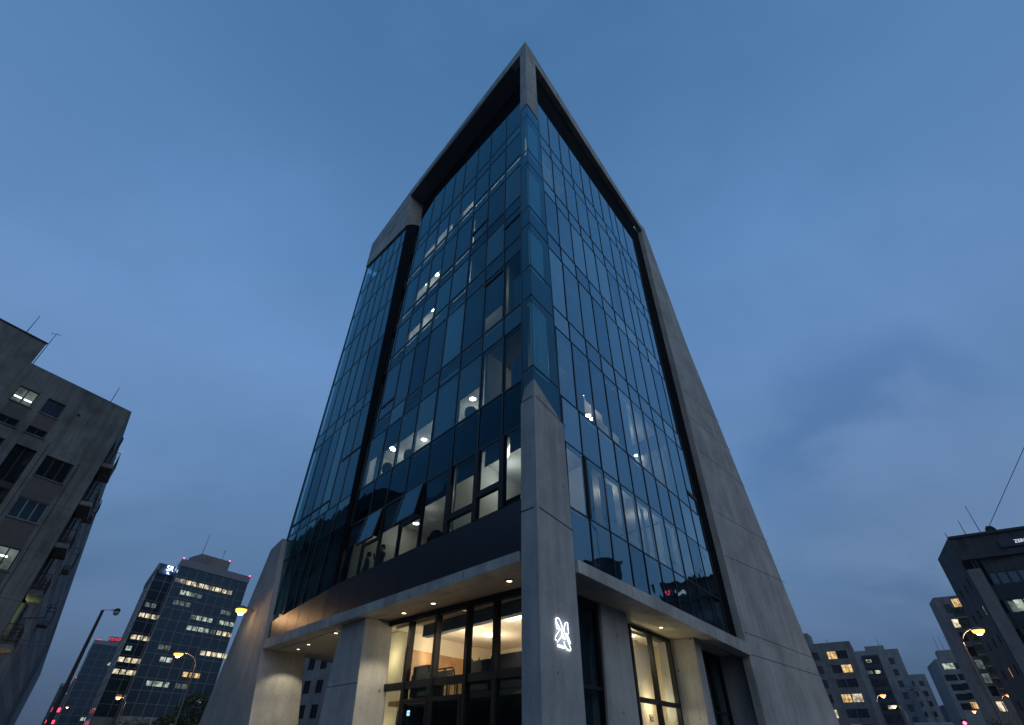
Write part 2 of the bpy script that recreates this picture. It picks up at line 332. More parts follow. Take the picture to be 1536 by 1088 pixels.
# fascia and soffit above the open ground floor
fl = T(MB().fpoly(FL, [(.62, 5.6), (20.6, 5.64), (20.75, 6.08), (.62, 5.86)], -.5, .12), 'fascia', M['concrete_plain'])
fr_ = T(MB().fpoly(FR, [(1.9, 5.63), (18.85, 5.5), (18.85, 6.05), (1.9, 5.98)], -.5, .12), 'fascia', M['concrete_plain'])
for s in (3.1, 6.2, 9.3, 12.4, 15.5): T(MB().fbox(FL, s, s + .02, 5.66, 5.84, .12, .123), 'panel_joint', M['joint'], fl)
for s in (5.4, 9.4, 13.6): T(MB().fbox(FR, s, s + .02, 5.66, 5.94, .12, .123), 'panel_joint', M['joint'], fr_)
T(MB().prism([skew(.55, .55, 5.62), skew(21, .55, 5.62), skew(21, 4.2, 5.62), skew(4.2, 18.9, 5.62), skew(.55, 18.9, 5.62)], (0, 0, .28)), 'soffit', M['soffit'])
T(MB().prism([skew(4.25, 4.25, 5.70), skew(22.0, 4.25, 5.70), skew(22.0, 8.5, 5.70), skew(4.25, 18.9, 5.70)], (0, 0, .2)), 'passage_ceiling', M['wood'])
# columns under the fascia
col = T(MB().fpoly(FL, [(9.22, 0), (9.86, 5.61), (11.97, 5.61), (12.5, 0)], -1.36, -.2), 'column', M['concrete'])
T(MB().fpoly(FL, [(9.6, 3.49), (12.18, 3.5), (12.18, 3.525), (9.6, 3.515)], -.2, -.196), 'panel_joint', M['joint'], col)
T(MB().fpoly(FR, [(5.0, 0), (5.35, 5.61), (7.3, 5.61), (7.3, 0)], -2.6, -1.05), 'column', M['concrete'])
T(MB().fpoly(FR, [(12.95, 0), (13.2, 5.61), (13.95, 5.61), (13.95, 0)], -2.4, -.74), 'column', M['concrete'])
# body behind the glass: walls of the far sides and the back
T(MB().prism([skew(22.3, .3, 5.9), skew(22.3, 17, 5.9), skew(21.9, 17, 5.9), skew(21.9, .3, 5.9)], (0, 0, 30)), 'end_wall', M['concrete_plain'])
T(MB().prism([skew(22, 17, 5.9), skew(0.5, 20, 5.9), skew(.5, 20.4, 5.9), skew(22, 17.4, 5.9)], (0, 0, 34.9)), 'back_wall', M['concrete_plain'])

# --- glazing: mullion positions drift slightly with height, storey lines are level on L and rise a little on R
def lerp(a, b, t): return a + (b - a) * t
def edges(tab, z):
    ks = sorted(tab)
    if z <= ks[0]: return tab[ks[0]]
    for a, b in zip(ks, ks[1:]):
        if z <= b: return [lerp(p, q, (z - a) / (b - a)) for p, q in zip(tab[a], tab[b])]
    return tab[ks[-1]]
EL = {9: [.62, 1.68, 3.05, 4.7, 6.5, 8.1, 9.75, 11.3, 13.08, 13.12], 19: [.62, 1.9, 3.3, 4.85, 6.4, 7.95, 9.35, 10.8, 12.35, 12.85], 30: [.62, 2.05, 3.57, 4.95, 6.45, 7.7, 9.05, 10.5, 12.0, 12.5]}
EL2 = {9: [13.5, 15.42, 17.2, 19.3, 21.0, 22.5], 19: [13.95, 15.2, 16.4, 17.85, 19.15, 20.75, 22.45][:1] + [15.2, 16.4, 17.85, 19.15, 22.45], 30: [14.45, 15.7, 16.9, 18.3, 20.1, 22.4]}
EL2 = {9: [13.5, 15.42, 17.1, 18.1, 19.4, 21.0, 22.5], 19: [13.95, 15.15, 16.45, 17.87, 19.15, 20.8, 22.45], 30: [14.4, 15.5, 16.7, 17.95, 19.1, 20.55, 22.4]}
ER = {9: [1.75, 2.28, 3.58, 5.06, 6.5, 7.84, 9.34, 10.8, 12.33, 13.7, 15.35, 16.95], 19: [1.6, 1.9, 3.2, 4.7, 6.12, 7.62, 9.2, 10.5, 12.1, 13.85, 15.6, 16.3], 28: [1.3, 1.75, 3.0, 4.38, 5.75, 7.25, 8.8, 10.6, 12.2, 13.1, 14.8, 16.1], 36: [1.25, 1.5, 2.75, 4.15, 5.5, 7.1, 8.45, 9.85, 11.4, 12.7, 14.05, 16.4]}
topL = lambda s: 33.1 + .12 * s if s < 10.3 else 34.34 - .62 * (s - 10.3)
topR = lambda s: 34.95 + .075 * s
def rz(z0, k): return lambda s: z0 + k * s
BL = [(7.4, 9.95, 'w'), (9.95, 11.75, 'd'), (11.75, 14.5, 'w'), (14.5, 15.55, 's'), (15.55, 18.9, 'w'), (18.9, 19.95, 's'), (19.95, 22.2, 'w'), (22.2, 23.1, 's'), (23.1, 26.0, 'w'), (26.0, 27.0, 's'), (27.0, 29.5, 'w'), (29.5, 30.4, 's'), (30.4, topL, 'w')]
BL2 = [(6.95, 10.35, 'w'), (10.35, 11.85, 's'), (11.85, 17.72, 'w'), (17.72, 18.75, 's'), (18.75, 23.2, 'w'), (23.2, 26.7, 'w'), (26.7, 30.2, 'w'), (30.2, 33.2, 'w'), (33.2, lambda s: 35.15 + .22 * (s - 14.6), 'w')]
BR = [(rz(6.03, 0), 7.77, 's'), (7.77, 10.13, 'w'), (10.13, 12.03, 's'), (12.03, rz(15.35, .04), 'w'), (rz(15.35, .04), rz(16.52, .032), 's'), (rz(16.52, .032), rz(20.4, .045), 'w'), (rz(20.4, .045), rz(21.5, .052), 's'), (rz(21.5, .052), rz(25.0, .065), 'w'), (rz(25.0, .065), rz(26.1, .075), 's'), (rz(26.1, .075), rz(29.6, .085), 'w'), (rz(29.6, .085), rz(30.85, .09), 's'), (rz(30.85, .09), topR, 'w')]
panes = []      # (projected area, frame, polygon, kind, offset)
def zz(z, s): return z(s) if callable(z) else z
def facade(fr, tab, bands, w, glass, mw=.03):
    mul = MB()
    for z0, z1, kind in bands:
        zm = (zz(z0, 8) + zz(z1, 8)) / 2; E = edges(tab, zm)
        for a, b in zip(E, E[1:]):
            if b - a < .12: continue
            poly = [(a, zz(z0, a)), (b, zz(z0, b)), (b, zz(z1, b)), (a, zz(z1, a))]
            q = [proj(fr.P(s, z, w)) for s, z in poly]
            ar = abs(sum(q[i][0] * q[(i + 1) % 4][1] - q[(i + 1) % 4][0] * q[i][1] for i in range(4))) / 2
            panes.append((ar, fr, poly, kind, w, glass))
            # transom along the lower edge, mullion along the left edge
            t = (.028 if kind != 's' else .011) if fr is FL else (.018 if kind != 's' else .007)
            mul.fpoly(fr, [(a, zz(z0, a) - t), (b, zz(z0, b) - t), (b, zz(z0, b) + t), (a, zz(z0, a) + t)], w - .10, w + .022)
            mul.fpoly(fr, [(a - mw, zz(z0, a)), (a + mw, zz(z0, a)), (a + mw, zz(z1, a)), (a - mw, zz(z1, a))], w - .12, w + .028)
        mul.fpoly(fr, [(E[-1] - mw, zz(z0, E[-1])), (E[-1] + mw, zz(z0, E[-1])), (E[-1] + mw, zz(z1, E[-1])), (E[-1] - mw, zz(z1, E[-1]))], w - .12, w + .045)
    return mul
WL, WR = -.12, -.25
T(facade(FL, EL, BL, WL, 'glassL', .026), 'mullion_grid', M['frame'])
T(facade(FL, EL2, BL2, WL, 'glassL', .024), 'mullion_grid', M['frame'])
T(facade(FR, ER, BR, WR, 'glassR', .02), 'mullion_grid', M['frame'])
# corner bay, flush with the frame, below the corner column
cz = [10.1, 11.98, 15.45, 17.2, 20.1, 21.35, 25.2, 26.5, 30.4, 31.68]
cm = MB()
for a, b in zip(cz, cz[1:]):
    for fr, e0, e1 in ((FL, .6, .6), (FR, 1.75 - .022 * (a - 11), 1.75 - .022 * (b - 11))):
        poly = [(.03, a), (e0, a), (e1, b), (.03, b)]
        panes.append((1e6 if b - a > 2 else 5000, fr, poly, 'w' if b - a > 2 else 's', -.03, 'glassC'))
        cm.fpoly(fr, [(.02, a - .02), (e0, a - .02), (e0, a + .02), (.02, a + .02)], -.09, -.018)
    cm.fpoly(FL, [(.58, a), (.64, a), (.64, b), (.58, b)], -.3, -.02)
    cm.fpoly(FR, [(1.73 - .022 * (a - 11), a), (1.77 - .022 * (a - 11), a), (1.77 - .022 * (b - 11), b), (1.73 - .022 * (b - 11), b)], -.3, -.02)
    cm.prism([skew(.0, .0, a), skew(.02, 0, a), skew(.02, .02, a), skew(0, .02, a)], (0, 0, b - a))
T(cm, 'mullion_grid', M['frame'])
# two awning windows stand ajar on the lowest office floor: their cells hold a fixed light below and a tilted sash above
AJAR = [(FL, 9.75, 11.3), (FL, 6.5, 8.1)]
keep = []
for p in panes:
    s0, s1 = p[2][0][0], p[2][1][0]
    if p[3] == 'w' and p[1] is FL and abs(p[2][0][1] - 7.4) < .01 and any(abs(s0 - a) < .1 for _, a, b in AJAR):
        keep.append((p[0], p[1], [(s0, 7.4), (s1, 7.4), (s1, 8.62), (s0, 8.62)], 'w', p[4], p[5]))
        w = T(MB().face([FL.P(s0 + .05, 8.62, WL + .30), FL.P(s1 - .05, 8.62, WL + .30), FL.P(s1 - .05, 9.9, WL + .05), FL.P(s0 + .05, 9.9, WL + .05)]), 'awning_window', M['glassL'])
        sb = MB()
        for a in (s0 + .03, s1 - .11): sb.prism([FL.P(a, 8.6, WL + .28), FL.P(a + .08, 8.6, WL + .28), FL.P(a + .08, 9.92, WL + .03), FL.P(a, 9.92, WL + .03)], nL * .05)
        sb.fbox(FL, s0 + .03, s1 - .03, 8.56, 8.64, WL + .26, WL + .33); sb.fbox(FL, s0, s1, 8.57, 8.68, WL - .08, WL + .02)
        T(sb, 'sash', M['frame'], w)
    else: keep.append(p)
panes = keep
for want, name in (('w', 'window'), ('sd', 'spandrel_panel')):
    grp = sorted([p for p in panes if p[3] in want], key=lambda p: -p[0])
    rest = {}
    for i, (ar, fr, poly, kind, w, glass) in enumerate(grp):
        j = [random.uniform(-.004, .004) for _ in range(4)]
        pts = [fr.P(s, z, w + j[k]) for k, (s, z) in enumerate(poly)]
        if i < (97 if want == 'w' else 98):
            mb = MB().face(pts)
            o = T(mb, name, M['spandrel'] if kind == 'd' else M[glass + (random.choice(('', '', 'b', 'c')) if glass != 'glassC' else '')], fix=False)
        else: rest.setdefault(glass if kind != 'd' else 'spandrel', []).append(pts)
    if rest:
        mb = MB(); ms = []
        for i, (g, l) in enumerate(rest.items()):
            ms.append(M[g])
            for pts in l: mb.face(pts, i)
        tag(T(mb, name, ms, fix=False), kind='stuff')
# opaque backing behind spandrels
bks = {}
for p in panes:
    if p[3] in 'sd':
        (a, z0), (b, z1), (_, z2), (_, z3) = p[2]; e = .14 if p[5] == 'glassC' else 0
        bks.setdefault((id(p[1]), p[5], round((z0 + z3) / 2 - (z0 + z3) % 1.5 / 2, 0)), MB()).fpoly(p[1], [(a + e, z0), (b, z1), (b, z2), (a + e, z3)], p[4] - .22, p[4] - .14)
for b_ in bks.values(): T(b_, 'spandrel_backing', M['spback'])
# heavy dark frames of three opening lights near the corner, lowest office floor
for a, b, zs in ((1.68, 3.05, 8.25), (3.05, 4.7, 7.95)):
    T(MB().fbox(FL, a - .11, a + .11, 7.42, 9.95, WL - .1, WL + .06).fbox(FL, a + .11, b - .11, zs - .1, zs + .1, WL - .1, WL + .055), 'opening_frame', M['black'])
T(MB().fbox(FL, 4.59, 4.81, 7.42, 9.95, WL - .1, WL + .06), 'opening_frame', M['black'])
for a, b, zs in ((10.9, 12.3, 16.3), (1.9, 3.3, 18.6), (.7, 2.0, 21.6), (3.4, 4.8, 24.0)):
    T(MB().fbox(FL, a, b, zs - .06, zs + .06, WL - .1, WL + .04), 'opening_frame', M['black'])
for a, b, zs in ((16.9, 22.3, 12.45), (13.9, 16.4, 14.7)): T(MB().fbox(FL, a, b, zs - .04, zs + .04, WL - .1, WL + .04), 'opening_frame', M['black'])
T(MB().fbox(FR, 15.5, 16.8, 12.9, 13.1, WR - .1, WR + .05), 'opening_frame', M['black']); T(MB().fbox(FR, 3.52, 3.66, 7.8, 10.1, WR - .1, WR + .06), 'opening_frame', M['black'])
for s0, s1 in ((9.75, 11.3), (6.5, 8.1)): T(MB().prism([FL.P(s0 + .03, 9.9, WL + .03), FL.P(s0 + .03, 8.64, WL + .03), FL.P(s0 + .03, 8.64, WL + .29)], dL * .03), 'sash_gap_shade', M['matte'])  # matte black triangle painting the dark gap beside each open sash
# dark lower band of metal panels under the left glass, seams and a bronze return at its end
lp = T(MB().fpoly(FL, [(.62, 5.87), (13.8, 6.01), (13.8, 7.30), (13.1, 7.36), (.62, 7.34)], -.3, -.03), 'metal_band', M['bandmetal'])
T(MB().fpoly(FL, [(13.8, 6.01), (20.7, 6.09), (21.3, 6.93), (13.8, 7.30)], -.3, -.03), 'metal_band', M['bronze'])
for s in (2.3, 3.9, 5.6, 7.3, 9.0, 10.6, 12.2, 13.8, 15.4, 16.8, 18.2, 19.6): T(MB().fbox(FL, s, s + .025, 6.1, 6.98, -.03, -.027), 'panel_joint', M['joint'], lp)
# solid black wedge painting the shade of the slot between the left glass fields
T(MB().fpoly(FL, [(13.1, 7.5), (13.42, 7.5), (14.62, 35.15), (13.6, 34.2), (12.46, 32.9), (12.5, 29.6), (12.88, 18), (13.08, 12)], -.2, .0), 'slot_shade_wedge', M['matte'])
T(MB().fbox(FL, 14.2, 22.25, 6.5, 35, -.9, -.7), 'inner_wall', M['innerdark'])  # dark sheet standing in for the shade of the unlit rooms here

# --- rooms behind the left glass
FLI = FL.sub(0, WL)
slabs = [(5.9, 6.85), (10.9, 11.72), (14.85, 15.5), (19.25, 19.9), (22.5, 23.05), (26.25, 26.95), (30.5, 31.2)]
def plan(a0, a1, b0, b1, z0, z1): return MB().prism([skew(a0, b0, z0), skew(a1, b0, z0), skew(a1, b1, z0), skew(a0, b1, z0)], (0, 0, z1 - z0))
for z0, z1 in slabs: T(plan(.5, 14.3, .42, 5.3, z0, z1), 'floor_slab', M['slab'])
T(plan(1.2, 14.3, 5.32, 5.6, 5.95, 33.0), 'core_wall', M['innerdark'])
LIT = [  # floor, room s0, s1, light energy, blind fraction, pane range that shows light
    (0, .95, 4.75, 75, .0, None), (0, 4.85, 13.0, 45, .42, (4.8, 13.2)), (1, 3.2, 14.25, 120, .50, (6.4, 12.5)), (2, 1.8, 14.25, 30, .74, (1.8, 3.35)), (3, 5, 14.25, 100, .58, (7.9, 11.0)), (4, 5, 14.25, 100, .66, (7.7, 11.2)), (5, .95, 14.25, 130, .62, (4.9, 10.6))]
ceil_z = [10.9, 14.85, 19.25, 22.5, 26.25, 30.5]; fl_z = [6.85, 11.72, 15.5, 19.9, 23.05, 26.95]
base_z = [7.4, 11.75, 15.55, 19.95, 23.1, 27.0]; head_z = [9.95, 14.5, 18.9, 22.2, 26.0, 29.6]
walls_at = {}
for f, s0, s1, en, bf, show in LIT:
    for s in (s0, s1):
        if s > 1 and all(abs(s - q) > .3 for q in walls_at.get(f, [])):
            walls_at.setdefault(f, []).append(s)
            T(plan(s - .05, s + .05, .5, 5.3, fl_z[f] + .01, ceil_z[f] - .01), 'partition', M['innerwall'])
    T(plan(max(s0, .6), s1, .5, 5.28, ceil_z[f] - .03, ceil_z[f] - .004), 'room_ceiling', M['inner'])
    T(plan(max(s0, 1.25) + .06, s1 - .06, 5.2, 5.3, fl_z[f] + .01, ceil_z[f] - .04), 'room_wall', M['innerwall'])
    n = max(1, round((s1 - s0) / 2.2))
    for k in range(n):
        s = lerp(s0, s1, (k + .5) / n)
        lamp('office_light', 'POINT', skew(s, 2.8 if f < 2 else 1.5, ceil_z[f] - (.7 if f < 2 else .9)), en / n * (1 if f < 2 else 1.5), (1, .90, .80), shadow_soft_size=.3)
    if bf:
        Eg = [e for e in edges(EL, (base_z[f] + head_z[f]) / 2) if s0 - .6 <= e]
        for a, b in zip(Eg, Eg[1:]):
            if b - a < .3: continue
            m_ = (a + b) / 2; fr_b = bf + random.uniform(-.06, .06) if show[0] <= m_ <= show[1] else 1.0  # outside the lit range, fully shut blinds are added to mask the room light
            if f == 1 and 3.2 < m_ < 4.85: fr_b = .56
            if f == 5 and m_ < 2.1: fr_b = .86
            if f == 5 and 2.1 < m_ < 4.9: fr_b = .97
            zb = head_z[f] - (head_z[f] - base_z[f]) * fr_b
            T(MB().fbox(FLI, a + .032, b - .032, zb, head_z[f] + .35, -.09, -.075).fbox(FLI, a + .032, b - .032, zb - .03, zb, -.10, -.065), 'roller_blind', M['curtain'] if fr_b == 1.0 and ((f == 1 and 4.85 < m_ < 6.4) or (f == 2 and 4.8 < m_ < 6.4) or (f == 3 and 6.3 < m_ < 7.95)) else M['blind'])
# blinds in the bright corner room
for a, b, zb in ((3.15, 4.6, 9.3), (1.8, 2.95, 9.35), (1.0, 1.6, 9.35)):
    T(MB().fbox(FLI, a, b, zb, 10.3, -.25, -.235), 'roller_blind', M['blind'])
# unlit floors: dark room lining so that the panes read dark
def curtain(fr, s0, s1, z0, z1, w):
    n = max(6, int((s1 - s0) * 14)); mb = MB(); pts = []
    for i in range(n + 1): pts.append((lerp(s0, s1, i / n), w + .05 * math.sin(i * 1.9) + .02 * math.sin(i * 4.1)))
    for (a, p), (b, q) in zip(pts, pts[1:]): mb.face([fr.P(a, z0, p), fr.P(b, z0, q), fr.P(b, z1, q), fr.P(a, z1, p)])
    return T(mb, 'curtain', M['curtain'], smooth=True, fix=False)
for s0, s1, z0, z1 in ((4.95, 6.4, 11.8, 14.4), (4.9, 6.3, 15.7, 18.9), (6.5, 7.8, 20.0, 22.3), (1.0, 1.6, 11.8, 13.3), (.95, 1.5, 15.7, 17.8), (.8, 1.15, 7.45, 9.9), (11.6, 12.3, 11.8, 14.4), (6.6, 7.6, 27.1, 29.4)):
    curtain(FLI, s0, s1, z0, z1, -.3)
for a, b in ((12.05, 15.3), (17.3, 20.0), (21.5, 25.1), (26.6, 30.2)):
    curtain(FR, .25, 1.35, a, b, -.25)
# --- rooms behind the right glass
FRI = FR.sub(0, WR)
rs = [(5.95, 6.9), (10.9, 11.95), (15.7, 16.4), (20.9, 21.5), (25.5, 26.1), (30.2, 30.9)]
for zc in (15.7, 10.9): T(plan(.5, 5, 5.8, 13, zc - .03, zc - .004), 'room_ceiling', M['inner'])
for z0, z1 in rs: T(plan(.48, 5, 5.75, 17.6, z0, z1), 'floor_slab', M['slab'])
T(plan(5.05, 5.3, 5.75, 17.6, 6.0, 34.9), 'core_wall', M['innerdark'])
for s, z0, z1 in ((13.2, 6.95, 10.9), (14.5, 12.0, 15.7)):
    T(plan(.55, 5, s, s + .12, z0, z1), 'partition', M['innerwall'])
for a, b, z, en in ((1.6, 3.0, 14.0, 20), (1.8, 8.0, 10.2, 38), (1.8, 8.4, 15.0, 45), (1.8, 11.6, 15.0, 28), (1.8, 11.4, 10.2, 30)):
    lamp('office_light', 'POINT', skew(a, b, z), en, (1, .87, .66), shadow_soft_size=.25)
for s0, s1, z0, z1 in ((5.2, 6.3, 7.85, 10.0), (8.9, 9.3, 7.85, 10.0), (11.0, 12.2, 7.85, 10.0), (13.8, 15.2, 12.1, 15), (9.5, 10.3, 21.9, 25)):
    curtain(FRI, s0, s1, z0, z1, -.3)
for a, b, zb in ((1.95, 3.27, 13.9), (3.28, 4.74, 13.5), (4.75, 6.2, 13.3), (6.21, 7.7, 12.9), (7.71, 9.2, 12.6)):
    T(MB().fbox(FRI, a, b, zb, 15.6, -.28, -.265), 'roller_blind', M['blind'])
# ------------------------------------------------------------------ office spots (lit points seen on the ceilings)
spot_px = [(683, 325, 30.5), (655.5, 349, 30.5), (651, 362, 30.5), (636, 426, 26.25), (655, 412, 26.25), (622, 486, 22.5), (647.5, 465, 22.5), (647, 612, 14.85), (615, 649, 14.85), (636, 660, 14.85), (587, 672, 14.85), (590, 675, 14.85), (709, 599, 14.85), (624, 786, 10.9), (872, 593, 15.7), (882, 624, 15.7), (889, 629, 15.7), (917, 636, 15.7), (851, 716, 10.9), (884, 735, 10.9), (955, 684, 15.7)]
for x, y, z in spot_px:
    p = at_z(x, y, z - .045)
    o = MB().lathe(p, [(.001, 0), (.13, 0), (.15, .012), (.001, .012)], 14).build('office_spot', M['officespot'])
    tag(o, 'small round white spot lamp glowing on an office ceiling behind the tower glass', 'spot lamp', 'spot lamps on the office ceilings')
# strip light in the bright corner room
tag(MB().prism([skew(1.5, 1.0, 10.83), skew(3.6, 2.2, 10.83), skew(3.55, 2.4, 10.83), skew(1.45, 1.2, 10.83)], (0, 0, .035)).build('strip_light', M['panelight']), 'long linear strip light on the ceiling of the bright corner office', 'strip light')
# ------------------------------------------------------------------ soffit downlights
dl_px = [(764, 872), (650, 905.5), (606, 920), (504, 950), (463, 967), (447.5, 974), (991.5, 941.5)]
dl_lab = ['round downlight in the soffit nearest the corner pier', 'middle of the three downlights above the lobby glass', 'round downlight in the soffit above the lobby beside the slanted column', 'small downlight at the top edge of the slanted column', 'brighter of the two downlights over the open passage', 'downlight over the open passage nearest the pylon', 'single downlight in the soffit on the right side of the corner pier']
for (x, y), lb in zip(dl_px, dl_lab):
    p = at_z(x, y, 5.6)
    root = thing('downlight', p, lb, 'downlight', 'downlights in the soffit')
    MB().lathe(p, [(.001, .0), (.085, .0), (.085, .015), (.001, .015)], 16).build('lens', M['spot'], root)
    MB().lathe(p, [(.09, .02), (.09, -.012), (.125, -.012), (.125, .02)], 20, cap=False).build('trim_ring', M['pole'], root)
    lamp('downlight_beam', 'SPOT', p - V((0, 0, .05)), 110 if 'passage' in lb else 260, (1, .84, .60), root, spot_size=math.radians(105), spot_blend=.45, shadow_soft_size=.06, aim=p - V((0, 0, 3)))
pz_ = skew(14.6, 5.6, 5.68)
root = thing('downlight', pz_, 'added unseen warm downlight deep under the wooden passage ceiling', 'downlight', 'downlights in the soffit')
MB().lathe(pz_, [(.001, .0), (.085, .0), (.085, .015), (.001, .015)], 16).build('lens', M['spot'], root)
lamp('downlight_beam', 'POINT', pz_ - V((0, 0, .7)), 40, (1, .70, .36), root, shadow_soft_size=.1)  # added unseen lamp that warms the passage ceiling
# ------------------------------------------------------------------ lobby behind the left columns
_gu = (FL.P(10.2, 0, -1.28) - FL.P(0, 0, -1.93)).normalized(); FG = Fr(FL.P(0, 0, -1.93), _gu, V((-_gu.y, _gu.x, 0)) if V((-_gu.y, _gu.x, 0)).dot(nL) > 0 else V((_gu.y, -_gu.x, 0)))     # glazing plane
lx = [.9, 2.05, 3.75, 5.2, 6.95, 8.45, 10.0]
def gx(px, py=960): return FG.px(px, py)[0]
lx = [.62, FG.px(745, 940)[0], FG.px(703, 950)[0], FG.px(655, 965)[0], FG.px(613.5, 980)[0], 10.28]
lobby = MB()
for i, s in enumerate(lx): lobby.fbox(FG, s - .07, s + .07, 0, 5.6, -.12, .1)
lobby.fbox(FG, .62, 10.3, 5.42, 5.6, -.12, .08)
for a, b in zip(lx, lx[1:]): lobby.fbox(FG, a + .07, b - .07, 3.3, 3.52, -.12, .06)
T(lobby, 'lobby_frame', M['black'])
for a, b in zip(lx, lx[1:]):
    T(MB().face([FG.P(a, 3.5, 0), FG.P(b, 3.5, 0), FG.P(b, 5.45, 0), FG.P(a, 5.45, 0)]), 'lobby_window', M['lobbyglass'], fix=False)
    if a < 8: T(MB().face([FG.P(a, 0, 0), FG.P(b, 0, 0), FG.P(b, 3.32, 0), FG.P(a, 3.32, 0)]), 'lobby_window', M['spandrel'] if a < 0 else M['glassL'], fix=False)
    else: T(MB().face([FG.P(a, 0, 0), FG.P(b, 0, 0), FG.P(b, 3.32, 0), FG.P(a, 3.32, 0)]), 'lobby_window', M['lobbyglass'], fix=False)
# entrance doors
da, db = lx[2], lx[4]
dm = (da + db) / 2
for a, b in ((da + .1, lx[3] - .1), (lx[3] + .1, db - .1)):
    dr = MB()
    dr.fbox(FG, a, a + .1, .05, 3.0, .0, .11).fbox(FG, b - .1, b, .05, 3.0, .0, .11).fbox(FG, a + .1, b - .1, 2.88, 3.0, .0, .11).fbox(FG, a + .1, b - .1, .05, .2, .0, .11)
    d = T(dr, 'door', M['black'])
    T(MB().tube([FG.P(b - .22, .8, .1), FG.P(b - .22, .8, .17), FG.P(b - .22, 1.9, .17), FG.P(b - .22, 1.9, .1)], .018), 'handle', M['pole'], d)
# mezzanine: floor, ceiling, walls
T(plan(1.9, 9.7, 1.85, 8.2, 2.9, 3.05), 'mezzanine_floor', M['wood'])
T(plan(1.9, 9.9, 1.85, 8.3, 5.45, 5.6), 'lobby_ceiling', M['inner'])
T(plan(2.6, 9.9, 8.3, 8.5, 0, 5.45), 'lobby_wall', M['innerwall'])
T(plan(4.4, 9.6, 8.1, 8.28, 3.45, 4.75), 'wood_wall', M['wood'])
T(plan(9.75, 9.95, 2.65, 8.3, 0, 5.45), 'lobby_wall', M['tan'])
T(plan(9.97, 12.6, 2.5, 2.6, 0, 5.58), 'lobby_wall', M['plaster'])
FWW = Fr(skew(9.74, 0), dR, nR); wz = FWW.px(660, 983)[1]
T(plan(9.67, 9.74, 2.66, 8.0, 3.06, wz), 'wood_wall', M['wood'])
T(plan(8.45, 8.58, 1.85, 6.4, 0, 2.88), 'lobby_wall', M['innerdark'])  # added dark wall that keeps the plaster lamps off the door panes
T(plan(2.1, 8.3, 2.2, 2.5, 5.05, 5.45), 'ceiling_beam', M['blind'])
T(plan(1.95, 2.1, 2.6, 8.3, 0, 5.45), 'lobby_wall', M['innerwall'])
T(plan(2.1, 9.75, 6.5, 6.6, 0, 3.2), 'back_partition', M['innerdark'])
for (x, y), lb, (ha, hb) in (((770, 927), 'square ceiling light panel in the lobby nearest the corner pier', (.5, .35)), ((691, 942), 'ceiling light panel behind the second lobby pane', (.4, .28)), ((737, 953), 'low round ceiling light at the middle of the lobby', (.4, .28)), ((650, 953), 'small ceiling light above the oak wall of the lobby', (.22, .2))):
    p = at_z(x, y, 5.43); q = p - C0
    # slab along the building's plan axes
    tag(MB().prism([p + dL * i * ha + dR * j * hb for i, j in ((-1, -1), (1, -1), (1, 1), (-1, 1))], (0, 0, .018)).build('ceiling_panel', M['panelight']), lb, 'ceiling light', 'lobby ceiling lights')
    lamp('lobby_light', 'POINT', p - V((0, 0, .8)), 14 if 'oak' in lb else 120, (1, .83, .56), shadow_soft_size=.25)
lamp('plaster_fill_light', 'POINT', skew(10.9, 1.9, 4.6), 34, (1, .84, .5), shadow_soft_size=.3)  # lamps without a fixture, added to brighten the plaster behind the end pane
lamp('plaster_fill_light', 'POINT', skew(10.9, 1.9, 1.9), 30, (1, .84, .5), shadow_soft_size=.3)
for i, (x, y) in enumerate(((774, 1058), (781, 1068), (760, 1060), (702, 1067))):
    p = at_z(x, y, 3.2)
    tag(MB().prism([p + dL * a * .5 + dR * b * .06 for a, b in ((-1, -1), (1, -1), (1, 1), (-1, 1))], (0, 0, .02)).build('strip_lamp', M['panelight']), 'slim ceiling lamp glimmering behind the dark entrance glass', 'ceiling lamp', 'ceiling lamps behind the entrance glass')
# small lit wall terminal by the door, with a pictogram
tp = FG.px(614, 1070, .02)
scr = thing('door_terminal', FG.P(tp[0], tp[1], .02), 'small pale blue lit terminal screen beside the entrance doors', 'terminal')
MB().fbox(FG, tp[0] - .09, tp[0] + .09, tp[1] - .08, tp[1] + .08, .0, .06).build('housing', M['black'], scr)
M['screen'] = glow('terminal_screen', (.35, .75, 1.0), 1.6)
MB().fbox(FG, tp[0] - .08, tp[0] + .08, tp[1] - .07, tp[1] + .07, .06, .064).build('screen', M['screen'], scr)
ic = MB().fbox(FG, tp[0] - .06, tp[0] - .03, tp[1] - .04, tp[1] + .03, .064, .067).fbox(FG, tp[0] + .0, tp[0] + .05, tp[1] + .01, tp[1] + .03, .064, .067)
ic.build('pictogram', M['black'], scr)
# furniture on the mezzanine, seen over its edge
def seat_thing(px, py, name, label, cat, w=.9, back=.75, depth=.35):
    s = FG.px(px, py, -.45)[0]; o = FG.P(s, 3.05, -.5)
    r = thing(name, o, label, cat, 'lobby seating'); b = MB(); F = FG.sub(s, -.5)
    b.fbox(F, -w / 2, w / 2, 3.08, 3.47, -.6, 0); b.build('seat', M['upholstery'], r, bevel=.05)
    MB().fbox(F, -w / 2, w / 2, 3.47, 3.05 + back, -.04, .12).build('backrest', M['upholstery'], r, bevel=.05)
    for s0 in (-w / 2 - .1, w / 2): MB().fbox(F, s0, s0 + .1, 3.08, 3.78, -.6, .1).build('armrest', M['upholstery'], r, bevel=.04)
seat_thing(633, 1003, 'armchair', 'dark armchair at the left end of the lobby mezzanine', 'armchair', .9, .98)
seat_thing(717, 990, 'sofa', 'low dark sofa under the potted plant on the lobby mezzanine', 'sofa', 1.2, .88)
seat_thing(766, 980, 'sofa', 'long dark sofa on the mezzanine beside the corner pier', 'sofa', 1.7, .95)
